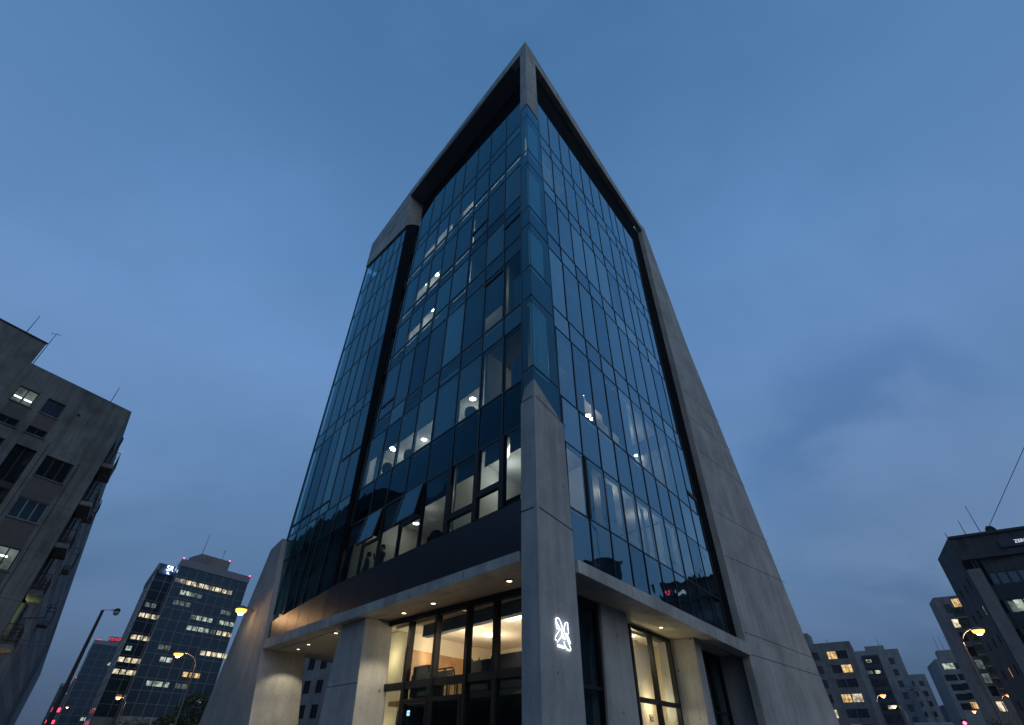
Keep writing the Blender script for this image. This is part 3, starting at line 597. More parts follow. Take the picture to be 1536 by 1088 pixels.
def tube_chair(px, py, label):
    s = FG.px(px, py, -.7)[0]; F = FG.sub(s, -.8); r = thing('tube_chair', F.P(0, 3.05, 0), label, 'chair', 'lobby chairs')
    MB().fbox(F, -.25, .25, 3.46, 3.5, -.5, 0).build('seat', M['upholstery'], r, bevel=.02)
    MB().tube([F.P(-.25, 3.5, 0), F.P(-.27, 3.82, .1), F.P(-.2, 3.88, .12), F.P(.2, 3.88, .12), F.P(.27, 3.82, .1), F.P(.25, 3.5, 0)], .025).build('back_frame', M['black'], r)
    MB().fbox(F, -.22, .22, 3.66, 3.82, .08, .1).build('backrest', M['upholstery'], r)
    for a in (-.23, .23):
        for w in (-.47, -.03): MB().tube([F.P(a, 3.05, w), F.P(a, 3.48, w)], .02).build('leg', M['black'], r)
tube_chair(738, 985, 'tubular metal chair standing between the two dark sofas')
tube_chair(663, 1000, 'thin framed chair in front of the oak wall')
tube_chair(674, 1000, 'second thin framed chair, closer to the plant than its twin')
# office chair with a rounded back
def task_chair(p, label):
    r = thing('office_chair', p, label, 'office chair')
    MB().lathe(p, [(.28, 0), (.28, .05), (.04, .08), (.04, .42), (.22, .44), (.25, .5), (.2, .54), (.001, .54)], 14).build('seat', M['upholstery'], r, smooth=True)
    MB().loft([[p + V((.24 * math.cos(q) * k, .24 * math.sin(q) * .5 * k, z)) for q in [2 * math.pi * i / 14 for i in range(14)]] for k, z in ((.7, .6), (1, .75), (1.05, .95), (.9, 1.1), (.5, 1.18))]).build('backrest', M['upholstery'], r, smooth=True)
task_chair(FLI.P(FLI.px(706, 618, -.7)[0], 11.75, -.7), 'dark rounded office chair against a lit office window')
task_chair(FLI.P(FLI.px(581, 700, -.6)[0], 11.75, -.6), 'dark office chair backed against the third-storey glass near the black slot wedge')
task_chair(FLI.P(FLI.px(612, 690, -.7)[0], 11.75, -.7), 'dark office chair under two ceiling spots on the third storey')
task_chair(FLI.P(FLI.px(655, 797, -.55)[0], 6.9, -.55), 'dark office chair at the bottom of the pane left of the heavy black window frames')
def office_desk(s, z, label):
    o = FLI.P(s, z, -.9); F = FLI.sub(s, -.9); r = thing('office_desk', o, label, 'desk', 'office desks')
    MB().fbox(F, -.8, .8, z + .86, z + .90, -.7, .0).build('desk_top', M['lightwood'], r)
    for a in (-.75, .71):
        for w in (-.66, -.06): MB().fbox(F, a, a + .04, z, z + .86, w, w + .04).build('leg', M['black'], r)
    m = MB().fbox(F, -.35, .35, z + 1.02, z + 1.42, -.2, -.16).build('monitor', M['black'], r); MB().fbox(F, -.05, .05, z + .90, z + 1.02, -.2, -.17).build('stand', M['black'], m)
M['lightwood'] = plain('desk_laminate', (.4, .36, .3), .5)
office_desk(2.4, 6.9, 'office desk with monitor behind the heavy black window frames')
office_desk(7.3, 6.9, 'office desk with monitor below the tilted window nearer the corner')
# potted plant with long leaves
pp = FG.P(FG.px(713, 985, -.9)[0], 3.05, -.95)
pl = thing('potted_plant', pp, 'leafy green pot plant behind the low sofa in the lobby', 'plant')
MB().lathe(pp, [(.10, 0), (.16, .3), (.17, .34), (.14, .34), (.12, .3), (.001, .3)], 16).build('pot', M['pot'], pl, smooth=True)
lf = MB()
for i in range(70):
    q = random.uniform(0, 6.28); e = random.uniform(.2, 1.3); L = random.uniform(.25, .6); b = pp + V((0, 0, random.uniform(.35, .75)))
    d = V((math.cos(q) * math.cos(e), math.sin(q) * math.cos(e), math.sin(e))); sd_ = d.cross(V((0, 0, 1))).normalized() * .045
    m_ = b + d * L * .55; t_ = b + d * L + V((0, 0, -.08)); lf.face([b, m_ + sd_, t_, m_ - sd_])
lf.build('leaves', M['leaf'], pl, fix=False)
MB().tube([pp + V((0, 0, .3)), pp + V((.02, 0, .8))], .02).build('stem', M['bark'], pl)
# ------------------------------------------------------------------ ground floor on the right face
FH = FR.sub(0, -1.82)
rl = [9.0, 10.95, 12.95]
rm = MB()
for s in rl: rm.fbox(FH, s - .07, s + .07, 0, 5.6, -.1, .09)
rm.fbox(FH, 9.07, 12.88, 5.47, 5.6, -.1, .08)
for a, b in ((9.07, 10.88), (11.02, 12.88)): rm.fbox(FH, a, b, 3.1, 3.25, -.1, .07)
T(rm, 'lobby_frame', M['black'])
for a, b in zip(rl, rl[1:]):
    for z0, z1 in ((0, 3.12), (3.22, 5.5)): T(MB().face([FH.P(a, z0), FH.P(b, z0), FH.P(b, z1), FH.P(a, z1)]), 'lobby_window', M['lobbyglass'], fix=False)
T(plan(3.0, 3.2, 8.8, 14.0, 0, 5.5), 'lobby_wall', M['cream'])
T(plan(2.4, 6.2, 13.2, 13.4, 0, 5.5), 'lobby_wall', M['cream'])
T(plan(2.3, 6.2, 8.8, 13.2, 5.5, 5.6), 'lobby_ceiling', M['inner'])
T(plan(2.3, 3.0, 8.8, 9.0, 0, 5.5), 'lobby_wall', M['cream'])
lamp('lobby_right_light', 'POINT', skew(2.5, 10.0, 4.9), 50, (1, .85, .56), shadow_soft_size=.2)
lamp('lobby_right_light', 'POINT', skew(2.5, 11.9, 3.2), 40, (1, .85, .56), shadow_soft_size=.2)
for x, y in ((951, 965), (950, 955)):
    p = at_z(x, y, 5.48); tag(MB().lathe(p, [(.001, 0), (.07, 0), (.07, .015), (.001, .015)], 12).build('lobby_spot', M['spot']), 'small warm spot in the ceiling of the cream lobby room', 'spot lamp', 'spots of the cream lobby room')
# wall plaque
q = at_d(977, 1077, 20); pr = ray(977, 1077); w0 = skew(3.0, 10, 0)
tt = (w0 - EYE).dot(nR) / pr.dot(nR); pq = EYE + pr * tt
FW = Fr(C0 + (-nR) * 0 , dR, nR); sW = (pq - C0).dot(dR); oW = (pq - C0).dot(nR); FQ = FR.sub(sW, oW)
pt = thing('wall_plaque', pq, 'small brown lettered plaque on the cream lobby wall', 'plaque')
MB().fbox(FQ, -.17, .17, pq.z - .11, pq.z + .11, .0, .03).build('plate', M['bronze'], pt)
M['plaque_text'] = plain('plaque_text', (.6, .5, .32), .6)
def text(name, body, o, u, up, size, m, parent=None, ext=.004, spacing=1.0, xs=1.0):
    cu = bpy.data.curves.new(name, 'FONT'); cu.body = body; cu.size = size; cu.extrude = ext; cu.align_x = 'CENTER'; cu.align_y = 'CENTER'; cu.space_character = spacing
    cu.materials.append(m)
    t0 = bpy.data.objects.new(name, cu); COL.objects.link(t0); bpy.context.view_layer.update()
    me = bpy.data.meshes.new_from_object(t0.evaluated_get(bpy.context.evaluated_depsgraph_get())); bpy.data.objects.remove(t0)
    t = bpy.data.objects.new(name, me); COL.objects.link(t)
    u = V(u).normalized(); up = V(up).normalized(); n = u.cross(up)
    mt = Matrix(((u.x * xs, up.x, n.x, 0), (u.y * xs, up.y, n.y, 0), (u.z * xs, up.z, n.z, 0), (0, 0, 0, 1))); mt.translation = V(o)
    if parent:
        t.parent = parent; t.matrix_local = Matrix.Translation(-parent.matrix_world.translation) @ mt
    else: t.matrix_world = mt
    return t
text('lettering', 'LOBBY\nSUITE', FQ.P(0, pq.z, .034), dR, (0, 0, 1), .12, M['plaque_text'], pt)
# dark glazing between the corner pier and the second column, and beyond the third
for F, a, b, nm in ((FR.sub(0, -1.2), 1.9, 5.2, 2), (FR.sub(0, -1.6), 14.0, 19.0, 3)):
    mm = MB()
    for k in range(nm + 1): s = lerp(a, b, k / nm); mm.fbox(F, s - .07, s + .07, 0, 5.6, -.1, .08)
    for k in range(nm):
        s0, s1 = lerp(a, b, k / nm), lerp(a, b, (k + 1) / nm)
        mm.fbox(F, s0 + .07, s1 - .07, 5.35, 5.6, -.1, .06).fbox(F, s0 + .07, s1 - .07, 3.1, 3.2, -.1, .06)
        T(MB().face([F.P(s0, 0), F.P(s1, 0), F.P(s1, 5.4), F.P(s0, 5.4)]), 'lobby_window', M['glassL'], fix=False)
    T(mm, 'lobby_frame', M['black'])
T(plan(1.6, 1.75, 1.9, 5.3, 0, 5.6), 'back_partition', M['innerdark']); T(plan(2.2, 2.3, 14, 19, 0, 5.6), 'back_partition', M['innerdark'])
# ------------------------------------------------------------------ glowing sign on the corner pier
FS = FR.sub(0, .075)
def logo(px): return [FS.P(*FS.px(800 + x / 10.88, 900 + y / 10.88, .06), .06) for x, y in px]
lp_ = [FS.px(800 + 490 / 10.88, 900 + 560 / 10.88)]
sg = thing('neon_sign', FS.P(lp_[0][0], lp_[0][1], 0), 'white glowing neon emblem with small lettering on the corner pier', 'neon sign')
strokes = [[(368, 330), (372, 302), (395, 292), (420, 310), (445, 355), (468, 430), (492, 500), (530, 580), (572, 690), (612, 800), (612, 828), (590, 832), (540, 805)],
 [(368, 330), (392, 385), (425, 450), (468, 520), (490, 590), (520, 645)], [(368, 335), (378, 420), (386, 468), (432, 490), (392, 552), (362, 605), (358, 640), (376, 662)],
 [(472, 535), (460, 590), (430, 640), (390, 692)], [(460, 595), (488, 625), (515, 648)], [(498, 498), (508, 440), (520, 382), (542, 366), (562, 378), (566, 470), (576, 535), (568, 562), (540, 548)],
 [(540, 548), (575, 620), (612, 718)], [(502, 680), (514, 735), (540, 790), (585, 822)]]
for st in strokes: MB().tube(logo(st), .0068, 8).build('neon_tube', M['neon'], sg, smooth=True)
bo, be = logo([(362, 735)])[0], logo([(545, 790)])[0]
tx = text('lettering', 'ETARLA', (bo + be) / 2, be - bo, V((0, 0, 1)), .085, M['neon'], sg, .004, 1.05)
lamp('neon_glow', 'AREA', logo([(490, 560)])[0] + nR * .12, 1.1, (.75, .85, 1), sg, size=.45, aim=logo([(490, 560)])[0])
# ------------------------------------------------------------------ people behind the glass
def person(name, loc, facing, label, pose, skin_c, top_c, leg_c, h=1.72):
    """One continuous skinned body; clothes by height in the material; hair as a child."""
    k = h / 1.75
    J = {'pelvis': (0, 0, .95), 'waist': (0, 0, 1.1), 'chest': (0, 0, 1.32), 'neck': (0, .01, 1.49), 'head0': (0, .02, 1.58), 'head1': (0, .02, 1.70),
         'sL': (-.17, 0, 1.43), 'sR': (.17, 0, 1.43), 'hL': (-.09, 0, .92), 'hR': (.09, 0, .92), 'kL': (-.10, .02, .5), 'kR': (.11, .03, .5), 'aL': (-.11, -.02, .09), 'aR': (.12, -.01, .09), 'tL': (-.12, .14, .04), 'tR': (.14, .15, .04)}
    if pose == 'hold': J.update(eL=(-.24, .10, 1.18), wL=(-.10, .30, 1.32), fL=(-.06, .36, 1.36), eR=(.26, .08, 1.18), wR=(.12, .30, 1.32), fR=(.07, .36, 1.36))
    else: J.update(eL=(-.23, .0, 1.15), wL=(-.24, .08, .92), fL=(-.23, .11, .83), eR=(.24, .02, 1.15), wR=(.2, .2, 1.0), fR=(.17, .26, .98))
    R = dict(pelvis=.135, waist=.115, chest=.135, neck=.055, head0=.085, head1=.075, sL=.065, sR=.065, hL=.09, hR=.09, kL=.06, kR=.06, aL=.042, aR=.042, tL=.035, tR=.035, eL=.045, eR=.045, wL=.03, wR=.03, fL=.035, fR=.035)
    E_ = [('pelvis', 'waist'), ('waist', 'chest'), ('chest', 'neck'), ('neck', 'head0'), ('head0', 'head1'), ('chest', 'sL'), ('chest', 'sR'), ('sL', 'eL'), ('eL', 'wL'), ('wL', 'fL'), ('sR', 'eR'), ('eR', 'wR'), ('wR', 'fR'), ('pelvis', 'hL'), ('pelvis', 'hR'), ('hL', 'kL'), ('kL', 'aL'), ('aL', 'tL'), ('hR', 'kR'), ('kR', 'aR'), ('aR', 'tR')]
    ks = list(J); me = bpy.data.meshes.new(name)
    me.from_pydata([V(J[q]) * k for q in ks], [(ks.index(a), ks.index(b)) for a, b in E_], [])
    o = bpy.data.objects.new(name, me); COL.objects.link(o); o.location = loc; o.rotation_euler = (0, 0, facing)
    sk = o.modifiers.new('skin', 'SKIN')
    for i, q in enumerate(ks): me.skin_vertices[0].data[i].radius = (R[q] * k, R[q] * k); me.skin_vertices[0].data[i].use_root = (q == 'pelvis')
    ss = o.modifiers.new('sub', 'SUBSURF'); ss.levels = 2; ss.render_levels = 2
    m, t, b = mat('clothing_' + name); tcn = N(t, 'ShaderNodeTexCoord'); se = N(t, 'ShaderNodeSeparateXYZ'); t.links.new(tcn.outputs['Object'], se.inputs[0])
    rp = N(t, 'ShaderNodeValToRGB'); rp.color_ramp.interpolation = 'CONSTANT'; e = rp.color_ramp.elements
    e[0].position = 0; e[0].color = (*leg_c, 1); e[1].position = .5; e[1].color = (*top_c, 1); x = e.new(.77); x.color = (*skin_c, 1)
    dv = N(t, 'ShaderNodeMath', operation='DIVIDE'); dv.inputs[1].default_value = 1.95 * k; t.links.new(se.outputs['Z'], dv.inputs[0]); t.links.new(dv.outputs[0], rp.inputs[0]); t.links.new(rp.outputs[0], b.inputs['Base Color']); b.inputs['Roughness'].default_value = .85
    me.materials.append(m); tag(o, label, 'person')
    hb = MB(); c = V((0, -.015, 1.71)) * k
    hb.loft([[c + V((.095 * k * r * math.cos(q), .105 * k * r * math.sin(q) + y, z * k)) for q in [2 * math.pi * i / 12 for i in range(12)]] for r, y, z in ((.8, -.02, -.1), (1, -.015, -.03), (.95, -.005, .04), (.6, 0, .085), (.1, 0, .1))])
    hm = bpy.data.meshes.new('hair'); hm.from_pydata([tuple(p) for p in hb.v], [], hb.f); hm.materials.append(M['upholstery']); ho = bpy.data.objects.new('hair', hm); COL.objects.link(ho); ho.parent = o
    return o
fz = math.atan2(nL.y, nL.x) - math.pi / 2
s1 = FLI.px(574, 822, -.75)[0]; s2 = FLI.px(553, 832, -.6)[0]
person('person', FLI.P(s1, 6.85, -.75), fz + .3, 'person with raised hands at an office window above the bronze band', 'hold', (.35, .22, .16), (.05, .07, .10), (.04, .04, .05), 1.85)
person('person', FLI.P(s2, 6.85, -.6), fz - .8, 'person in dark clothes below the left tilted window', 'stand', (.35, .22, .16), (.04, .05, .07), (.03, .03, .04), 1.72)
# ------------------------------------------------------------------ lamp bracketed on the pylon
lp0 = FL.P(*FL.px(381, 918, .16), .16); le = at_d(362, 915, 34.2)
pb = thing('wall_lamp', lp0, 'orange glowing street lamp bracketed on the edge of the left pylon', 'street lamp')
MB().tube([lp0, lp0 + nL * .35 + V((0, 0, .15)), le + V((0, 0, .12))], .045).build('arm', M['pole'], pb)
u_ = (le - lp0).normalized()
MB().loft([[le + V((.23 * r * math.cos(q), .23 * r * math.sin(q), z)) for q in [2 * math.pi * i / 14 for i in range(14)]] for r, z in ((1, .02), (1.05, .08), (.8, .17), (.3, .22))]).build('lamp_housing', M['pole'], pb, smooth=True)
MB().loft([[le + V((.30 * r * math.cos(q), .30 * r * math.sin(q), z)) for q in [2 * math.pi * i / 14 for i in range(14)]] for r, z in ((.4, -.20), (.85, -.12), (1, .02))]).build('lens', M['sodium'], pb, smooth=True)
MB().lathe(le + V((0, 0, -.24)), [(.001, -.04), (.12, 0), (.17, .09), (.12, .15), (.001, .17)], 12).build('bulb', M['bulb'], pb, smooth=True)
lamp('wall_lamp_light', 'SPOT', le + V((0, 0, -.15)) + nL * 1.0, 110, (1, .58, .28), pb, spot_size=math.radians(120), spot_blend=.9, shadow_soft_size=.15, aim=FL.P(17.5, 5.6, .4))
# ------------------------------------------------------------------ ground, streets
M['wallA'] = concrete('weathered_render', (.185, .20, .20), stain=.45, streak=.75)
M['wallB'] = concrete('dark_render', (.065, .07, .072), stain=.35, streak=.8)
M['wallC'] = concrete('grey_render', (.21, .205, .20), stain=.3, streak=.5, holes=False)
M['wallD'] = concrete('pale_render', (.26, .27, .265), stain=.25, streak=.5, holes=False)
M['panelA'] = plain('dusky_panel', (.105, .095, .095), .8, var=.15)
M['darkglass'] = plain('dark_window_glass', (.010, .014, .018), .08, var=.0, spec=.7)
M['towerglass'] = plain('tower_glass', (.008, .028, .042), .10, var=.15, scale=.3, spec=.8)
M['windowframe'] = plain('dark_window_frame', (.03, .032, .035), .6)
M['lightframe'] = plain('pale_window_frame', (.22, .23, .24), .6)
M['litwarm'] = glow('lit_window_warm', (1, .66, .28), .75, .55, 1.6)
M['litcool'] = glow('lit_window_cool', (.75, .92, .78), .42, .85, 1.1)
M['litcream'] = glow('lit_window_cream', (1, .87, .6), .62, .85, 1.1)
M['litdim'] = glow('lit_window_dim', (.6, .75, .72), .16, .6, 1.4)
M['rail'] = plain('iron_railing', (.02, .02, .022), .6, .3)
M['band'] = plain('tower_band', (.17, .18, .19), .6)
M['signbox'] = plain('sign_box', (.02, .03, .06), .4)
M['redsign'] = glow('far_red_sign', (1, .07, .12), 1.1)
M['papersign'] = glow('dim_white_sign', (.8, .9, 1), 1.1)
M['whitesign'] = glow('white_sign', (.75, .9, 1), 3.2)
M['bluesign'] = glow('blue_sign', (.1, .3, 1), .9)
ground = MB().face([(-1500, -700, 0), (1500, -700, 0), (1500, 2200, 0), (-1500, 2200, 0)]).build('ground', M['soil'], fix=False); tag(ground, kind='structure')
SD = -38.5; RD = 31.0       # headings of the two street directions
ax = heading((-6.5, 8, 0), SD, toward=V((-40, -10, 0)))          # left street, its axis
tag(MB().face([ax.P(-60, .004, -9), ax.P(600, .004, -9), ax.P(600, .004, 3.2), ax.P(-60, .004, 3.2)]).build('road', M['asphalt'], fix=False), kind='structure')
bx = heading((10, 2, 0), RD, toward=V((40, -10, 0)))
tag(MB().face([bx.P(-60, .008, 2), bx.P(600, .008, 2), bx.P(600, .008, 13), bx.P(-60, .008, 13)]).build('road', M['asphalt'], fix=False), kind='structure')
tag(MB().prism([skew(-3.5, -3.5, .0), skew(34, -3.5, 0), skew(34, 40, 0), skew(-3.5, 40, 0)], (0, 0, .13)).build('pavement', M['paving']), kind='structure')
kb = MB()
kb.prism([skew(-3.72, -3.72), skew(34, -3.72), skew(34, -3.51), skew(-3.72, -3.51)], (0, 0, .15)).prism([skew(-3.72, -3.5), skew(-3.51, -3.5), skew(-3.51, 40), skew(-3.72, 40)], (0, 0, .15))
tag(kb.build('kerb', M['kerb']), kind='structure')
mk = MB()
for i in range(30): mk.face([ax.P(-20 + i * 9, .012, -3), ax.P(-16 + i * 9, .012, -3), ax.P(-16 + i * 9, .012, -2.85), ax.P(-20 + i * 9, .012, -2.85)])
for i in range(30): mk.face([bx.P(-20 + i * 9, .016, 7.4), bx.P(-16 + i * 9, .016, 7.4), bx.P(-16 + i * 9, .016, 7.55), bx.P(-20 + i * 9, .016, 7.55)])
tag(mk.build('road_markings', M['roadpaint'], fix=False), kind='structure')
# ------------------------------------------------------------------ masonry buildings
def wall_open(fr, a0, a1, z0, z1, ops, depth=.22, m=0):
    """Wall sheet with real openings and reveals; ops = [(a0,a1,z0,z1)]."""
    A = sorted({a0, a1, *[o[0] for o in ops], *[o[1] for o in ops]}); Z = sorted({z0, z1, *[o[2] for o in ops], *[o[3] for o in ops]}); mb = MB()
    A = [a for a in A if a0 <= a <= a1]; Z = [z for z in Z if z0 <= z <= z1]
    for i in range(len(A) - 1):
        run = None
        for j in range(len(Z) - 1):
            ca, cz = (A[i] + A[i + 1]) / 2, (Z[j] + Z[j + 1]) / 2
            if any(o[0] < ca < o[1] and o[2] < cz < o[3] for o in ops):
                continue
            mb.face([fr.P(A[i], Z[j]), fr.P(A[i + 1], Z[j]), fr.P(A[i + 1], Z[j + 1]), fr.P(A[i], Z[j + 1])], m)
    for o in ops:
        p = [(o[0], o[2]), (o[1], o[2]), (o[1], o[3]), (o[0], o[3])]
        for k in range(4):
            q, r = p[k], p[(k + 1) % 4]; mb.face([fr.P(*q, 0), fr.P(*r, 0), fr.P(*r, -depth), fr.P(*q, -depth)], m)
    return mb
def window(fr, o, root, pane, leaves=2, frame='windowframe', w=-.14, extra=None):
    a0, a1, z0, z1 = o; b = MB(); t = min(.06, (a1 - a0) * .08)
    b.fbox(fr, a0, a0 + t, z0, z1, w, w + .06).fbox(fr, a1 - t, a1, z0, z1, w, w + .06).fbox(fr, a0 + t, a1 - t, z1 - t, z1, w, w + .06).fbox(fr, a0 + t, a1 - t, z0, z0 + t, w, w + .06)
    for k in range(1, leaves): s = lerp(a0, a1, k / leaves); b.fbox(fr, s - t * .6, s + t * .6, z0 + t, z1 - t, w, w + .05)
    f = b.build('window', M[frame], root)
    MB().face([fr.P(a0, z0, w + .02), fr.P(a1, z0, w + .02), fr.P(a1, z1, w + .02), fr.P(a0, z1, w + .02)]).build('pane', M[pane], f, fix=False)
    if extra:      # light tubes or a lamp seen through the pane
        e = MB()
        for x0, x1, y in extra: e.fbox(fr, lerp(a0, a1, x0), lerp(a0, a1, x1), lerp(z0, z1, y), lerp(z0, z1, y) + .09, w + .025, w + .03)
        e.build('tube_light', M['tube'], f)
    return f
M['skyglass'] = plain('sky_tinted_glass', (.03, .06, .09), .06, var=.3, scale=.6, spec=1.0)  # blue in the base colour imitates sky reflected in the panes
M['tube'] = glow('fluorescent_tube', (.9, 1, .88), 3.5)
def rect(fr, pts):
    q = [fr.px(x, y) for x, y in pts]; xs = sorted(p[0] for p in q); zs = sorted(p[1] for p in q); n = len(q) // 2
    return sum(xs[:n]) / n, sum(xs[-n:]) / n, sum(zs[:n]) / n, sum(zs[-n:]) / n
def crop(o, pts, s=5.44): return [(o[0] + x / s, o[1] + y / s) for x, y in pts]
def mast(p, h, r, label, kind='antenna', arms=0, group='roof antennas', lean=(0, 0)):
    root = thing(kind, p, label, 'antenna', group)
    top = p + V((lean[0], lean[1], h)); MB().tube([p, top], [r, r * .6], 6).build('pole', M['rail'], root)
    if arms:
        b = MB()
        for k in range(arms):
            z = p.lerp(top, 1 - .13 * (k + .2)); b.tube([z - V((.3 + .1 * k, .1, 0)), z + V((.3 + .1 * k, .1, 0))], r * .6, 5)
        b.build('crossbar', M['rail'], root)
    return root
# --- A: the old block at left with the stacked balconies
pA = at_d(197.6, 618, 45); HA = pA.z; FA = heading(pA, 28.0); FA.u = -FA.u          # u runs back towards the camera's left
SA = heading(pA, -38.2)
bA = thing('apartment_block', V((pA.x, pA.y, 0)), 'weathered grey concrete block at the left edge with stacked balconies and overhead wires', 'apartment block')
LA = 30
cols = [(3.87, 5.0), (5.55, 6.75), (8.1, 9.6), (10.6, 12.1)]
opsA = []; winA = []
for i, (a, b) in enumerate(cols):
    opsA += [(a, b, 19.83, 20.95), (a, b, 18.24, 18.74)]
    winA += [((a, b, 19.83, 20.95), 'litdim' if i == 1 else 'skyglass', 2, [(.08, .44, .30), (.56, .92, .30)] if i == 1 else None), ((a, b, 18.24, 18.74), 'darkglass', 2, None)]
bays = [(1.45, 3.2), (3.95, 5.0), (5.6, 7.3), (8.0, 9.8), (10.6, 12.4), (13.2, 15)]
rows = [(15.9, 17.33), (13.1, 14.4), (10.15, 11.45), (7.2, 8.5), (4.3, 5.6), (1.2, 2.6)]
for i, (a, b) in enumerate(bays):
    for j, (z0, z1) in enumerate(rows):
        if i == 1: continue
        opsA.append((a, b, z0, z1)); lit = (i, j) == (0, 2)
        winA.append(((a, b, z0, z1), 'litdim' if lit else ('skyglass' if j == 1 else 'darkglass'), 3, [(.25, .6, .55)] if lit else None))
# tall recessed bay of dark glazing
opsA.append((3.75, 5.0, 11.6, 17.33)); 
wall_open(FA, 0, LA, 0, HA, opsA).build('wall', M['wallA'], bA)
dk = MB().fbox(FA, 3.75, 5.0, 11.6, 17.33, -.25, -.2)
bay = dk.build('glazed_bay', M['darkglass'], bA)
MB().fbox(FA, 3.75, 5.0, 14.6, 15.0, -.2, -.15).fbox(FA, 3.75, 5, 12.9, 13.1, -.2, -.15).fbox(FA, 4.36, 4.40, 11.6, 17.33, -.2, -.14).build('frame', M['windowframe'], bay)
for o, pane, n, ex in winA: window(FA, o, bA, pane, n, 'lightframe' if o[2] in (13.1,) else 'windowframe', extra=ex)
for o, pane, n, ex in winA:
    MB().fbox(FA, o[0] - .06, o[1] + .06, o[2] - .07, o[2] - .005, .0, .07).build('sill', M['wallA'], bA)
for (x0, z0), (x1, z1) in (((1.2, 17.6), (1.25, 2)), ((3.45, 18.1), (3.5, 1))):
    MB().tube([FA.P(lerp(x0, x1, k / 8), lerp(z0, z1, k / 8), .035 + .01 * (k % 2)) for k in range(9)], .018, 5).build('cable', M['black'], bA)
pns = []
for a, b in bays[:1] + bays[2:]:
    for (z0, _), (_, z1) in zip(rows, rows[1:]): MB().fbox(FA, a + .02, b - .02, z1 + .03, z0 - .03, 0, .012).build('infill_panel', M['panelA'], bA)
for a, b in cols[:4]: MB().fbox(FA, a + .02, b - .02, 18.78, 19.8, 0, .012).build('infill_panel', M['panelA'], bA)
for z in (17.45, 14.5, 11.6, 8.7, 5.7): MB().fbox(FA, 0, 1.4, z, z + .02, 0, .004).build('panel_joint', M['joint'], bA)
MB().fbox(FA, 2.85, 3.0, 20.62, 20.76, .0, .05).build('vent', M['black'], bA)
# side towards the street: balcony bay, then the long flank
sl_z = [18.35, 15.4, 12.45, 9.5, 6.55, 3.6]
opsS = [(.55, 3.6, z - 2.65, z - .28) for z in sl_z] + [(.55, 3.6, 18.62, 20.6)]
far = [(5 + 3.2 * i, 6.4 + 3.2 * i, z - 2.0, z - .5) for i in range(30) for z in [18.35 + 2.95] + sl_z]
wall_open(SA, 0, 230, 0, HA, opsS + far, 1.2).build('wall', M['wallA'], bA)
fb = [window(SA, o, bA, 'darkglass', 2, w=-.3) for o in far[:35]]
nm = MB()
for o in far[35:]: nm.face([SA.P(o[0], o[2], -.28), SA.P(o[1], o[2], -.28), SA.P(o[1], o[3], -.28), SA.P(o[0], o[3], -.28)])
tag(nm.build('window', M['darkglass'], bA, fix=False), kind='stuff')
MB().fbox(FA, 0.01, LA, 0, HA - .3, -1.4, -1.21).build('inner_wall', M['black'], bA)
MB().fbox(SA, 1.25, 230, 0, HA - .3, -1.5, -1.22).build('inner_wall', M['wallB'], bA)
MB().prism([FA.P(0, HA - .3, -.02), FA.P(LA, HA - .3, -.02), FA.P(LA, HA - .3) + SA.u * 230, SA.P(230, HA - .3)], (0, 0, .28)).build('roof', M['wallA'], bA)
for i, z in enumerate(sl_z + [.65 + 20.6]):
    if i == 6: break
    bal = MB().fbox(SA, .35, 3.75, z - .28, z, -1.1, .75).build('balcony', M['wallA'], bA)
    r = MB(); w1 = .72
    for zz_ in (z + 1.0, z + .12): r.tube([SA.P(.4, zz_, 0), SA.P(.4, zz_, w1), SA.P(3.7, zz_, w1), SA.P(3.7, zz_, 0)], .025, 5)
    r.tube([SA.P(.4, z + .55, 0), SA.P(.4, z + .55, w1), SA.P(3.7, z + .55, w1)], .012, 4)
    for k in range(28): s = .4 + 3.3 * k / 27; r.tube([SA.P(s, z, w1), SA.P(s, z + 1.0, w1)], .011, 4)
    for k in range(6): r.tube([SA.P(.4, z, w1 * k / 6), SA.P(.4, z + 1.0, w1 * k / 6)], .011, 4); r.tube([SA.P(3.7, z, w1 * k / 6), SA.P(3.7, z + 1, w1 * k / 6)], .011, 4)
    r.build('railing', M['rail'], bal)
    dr = MB().fbox(SA, 1.2, 2.6, z, z + 2.1, -1.19, -1.12).fbox(SA, 1.85, 1.92, z, z + 2.1, -1.12, -1.08).build('balcony_door', M['darkglass'], bal)
lamp('balcony_light', 'POINT', SA.P(2.2, 8.6, -.4), 28, (.85, 1, .45), shadow_soft_size=.1)
lamp('balcony_light', 'POINT', SA.P(2.0, 4.6, .5), 40, (1, .72, .40), shadow_soft_size=.2)
MB().fbox(SA, 1.0, 1.6, 7.2, 8.9, -1.1, -1.06).build('lit_door', M['litcream'], bA)
for s, z, w, h in ((10, 17.5, .7, 1.2), (22, 15.6, .6, 1.8), (31, 12, .9, 1.4)):
    b = MB().fbox(SA, s, s + 2.4, z - .25, z, 0, w).build('balcony', M['wallA'], bA); r = MB()
    for zz_ in (z + h, z + .1): r.tube([SA.P(s, zz_, 0), SA.P(s, zz_, w), SA.P(s + 2.4, zz_, w), SA.P(s + 2.4, zz_, 0)], .03, 5)
    for k in range(9): r.tube([SA.P(s + 2.4 * k / 8, z, w), SA.P(s + 2.4 * k / 8, z + h, w)], .02, 4)
    r.build('railing', M['rail'], b)
pp = MB()
for s in (4.1, 4.5): pp.tube([SA.P(s, 0, .12), SA.P(s, HA - .5, .12)], .06, 6)
pp.build('drainpipe', M['windowframe'], bA)
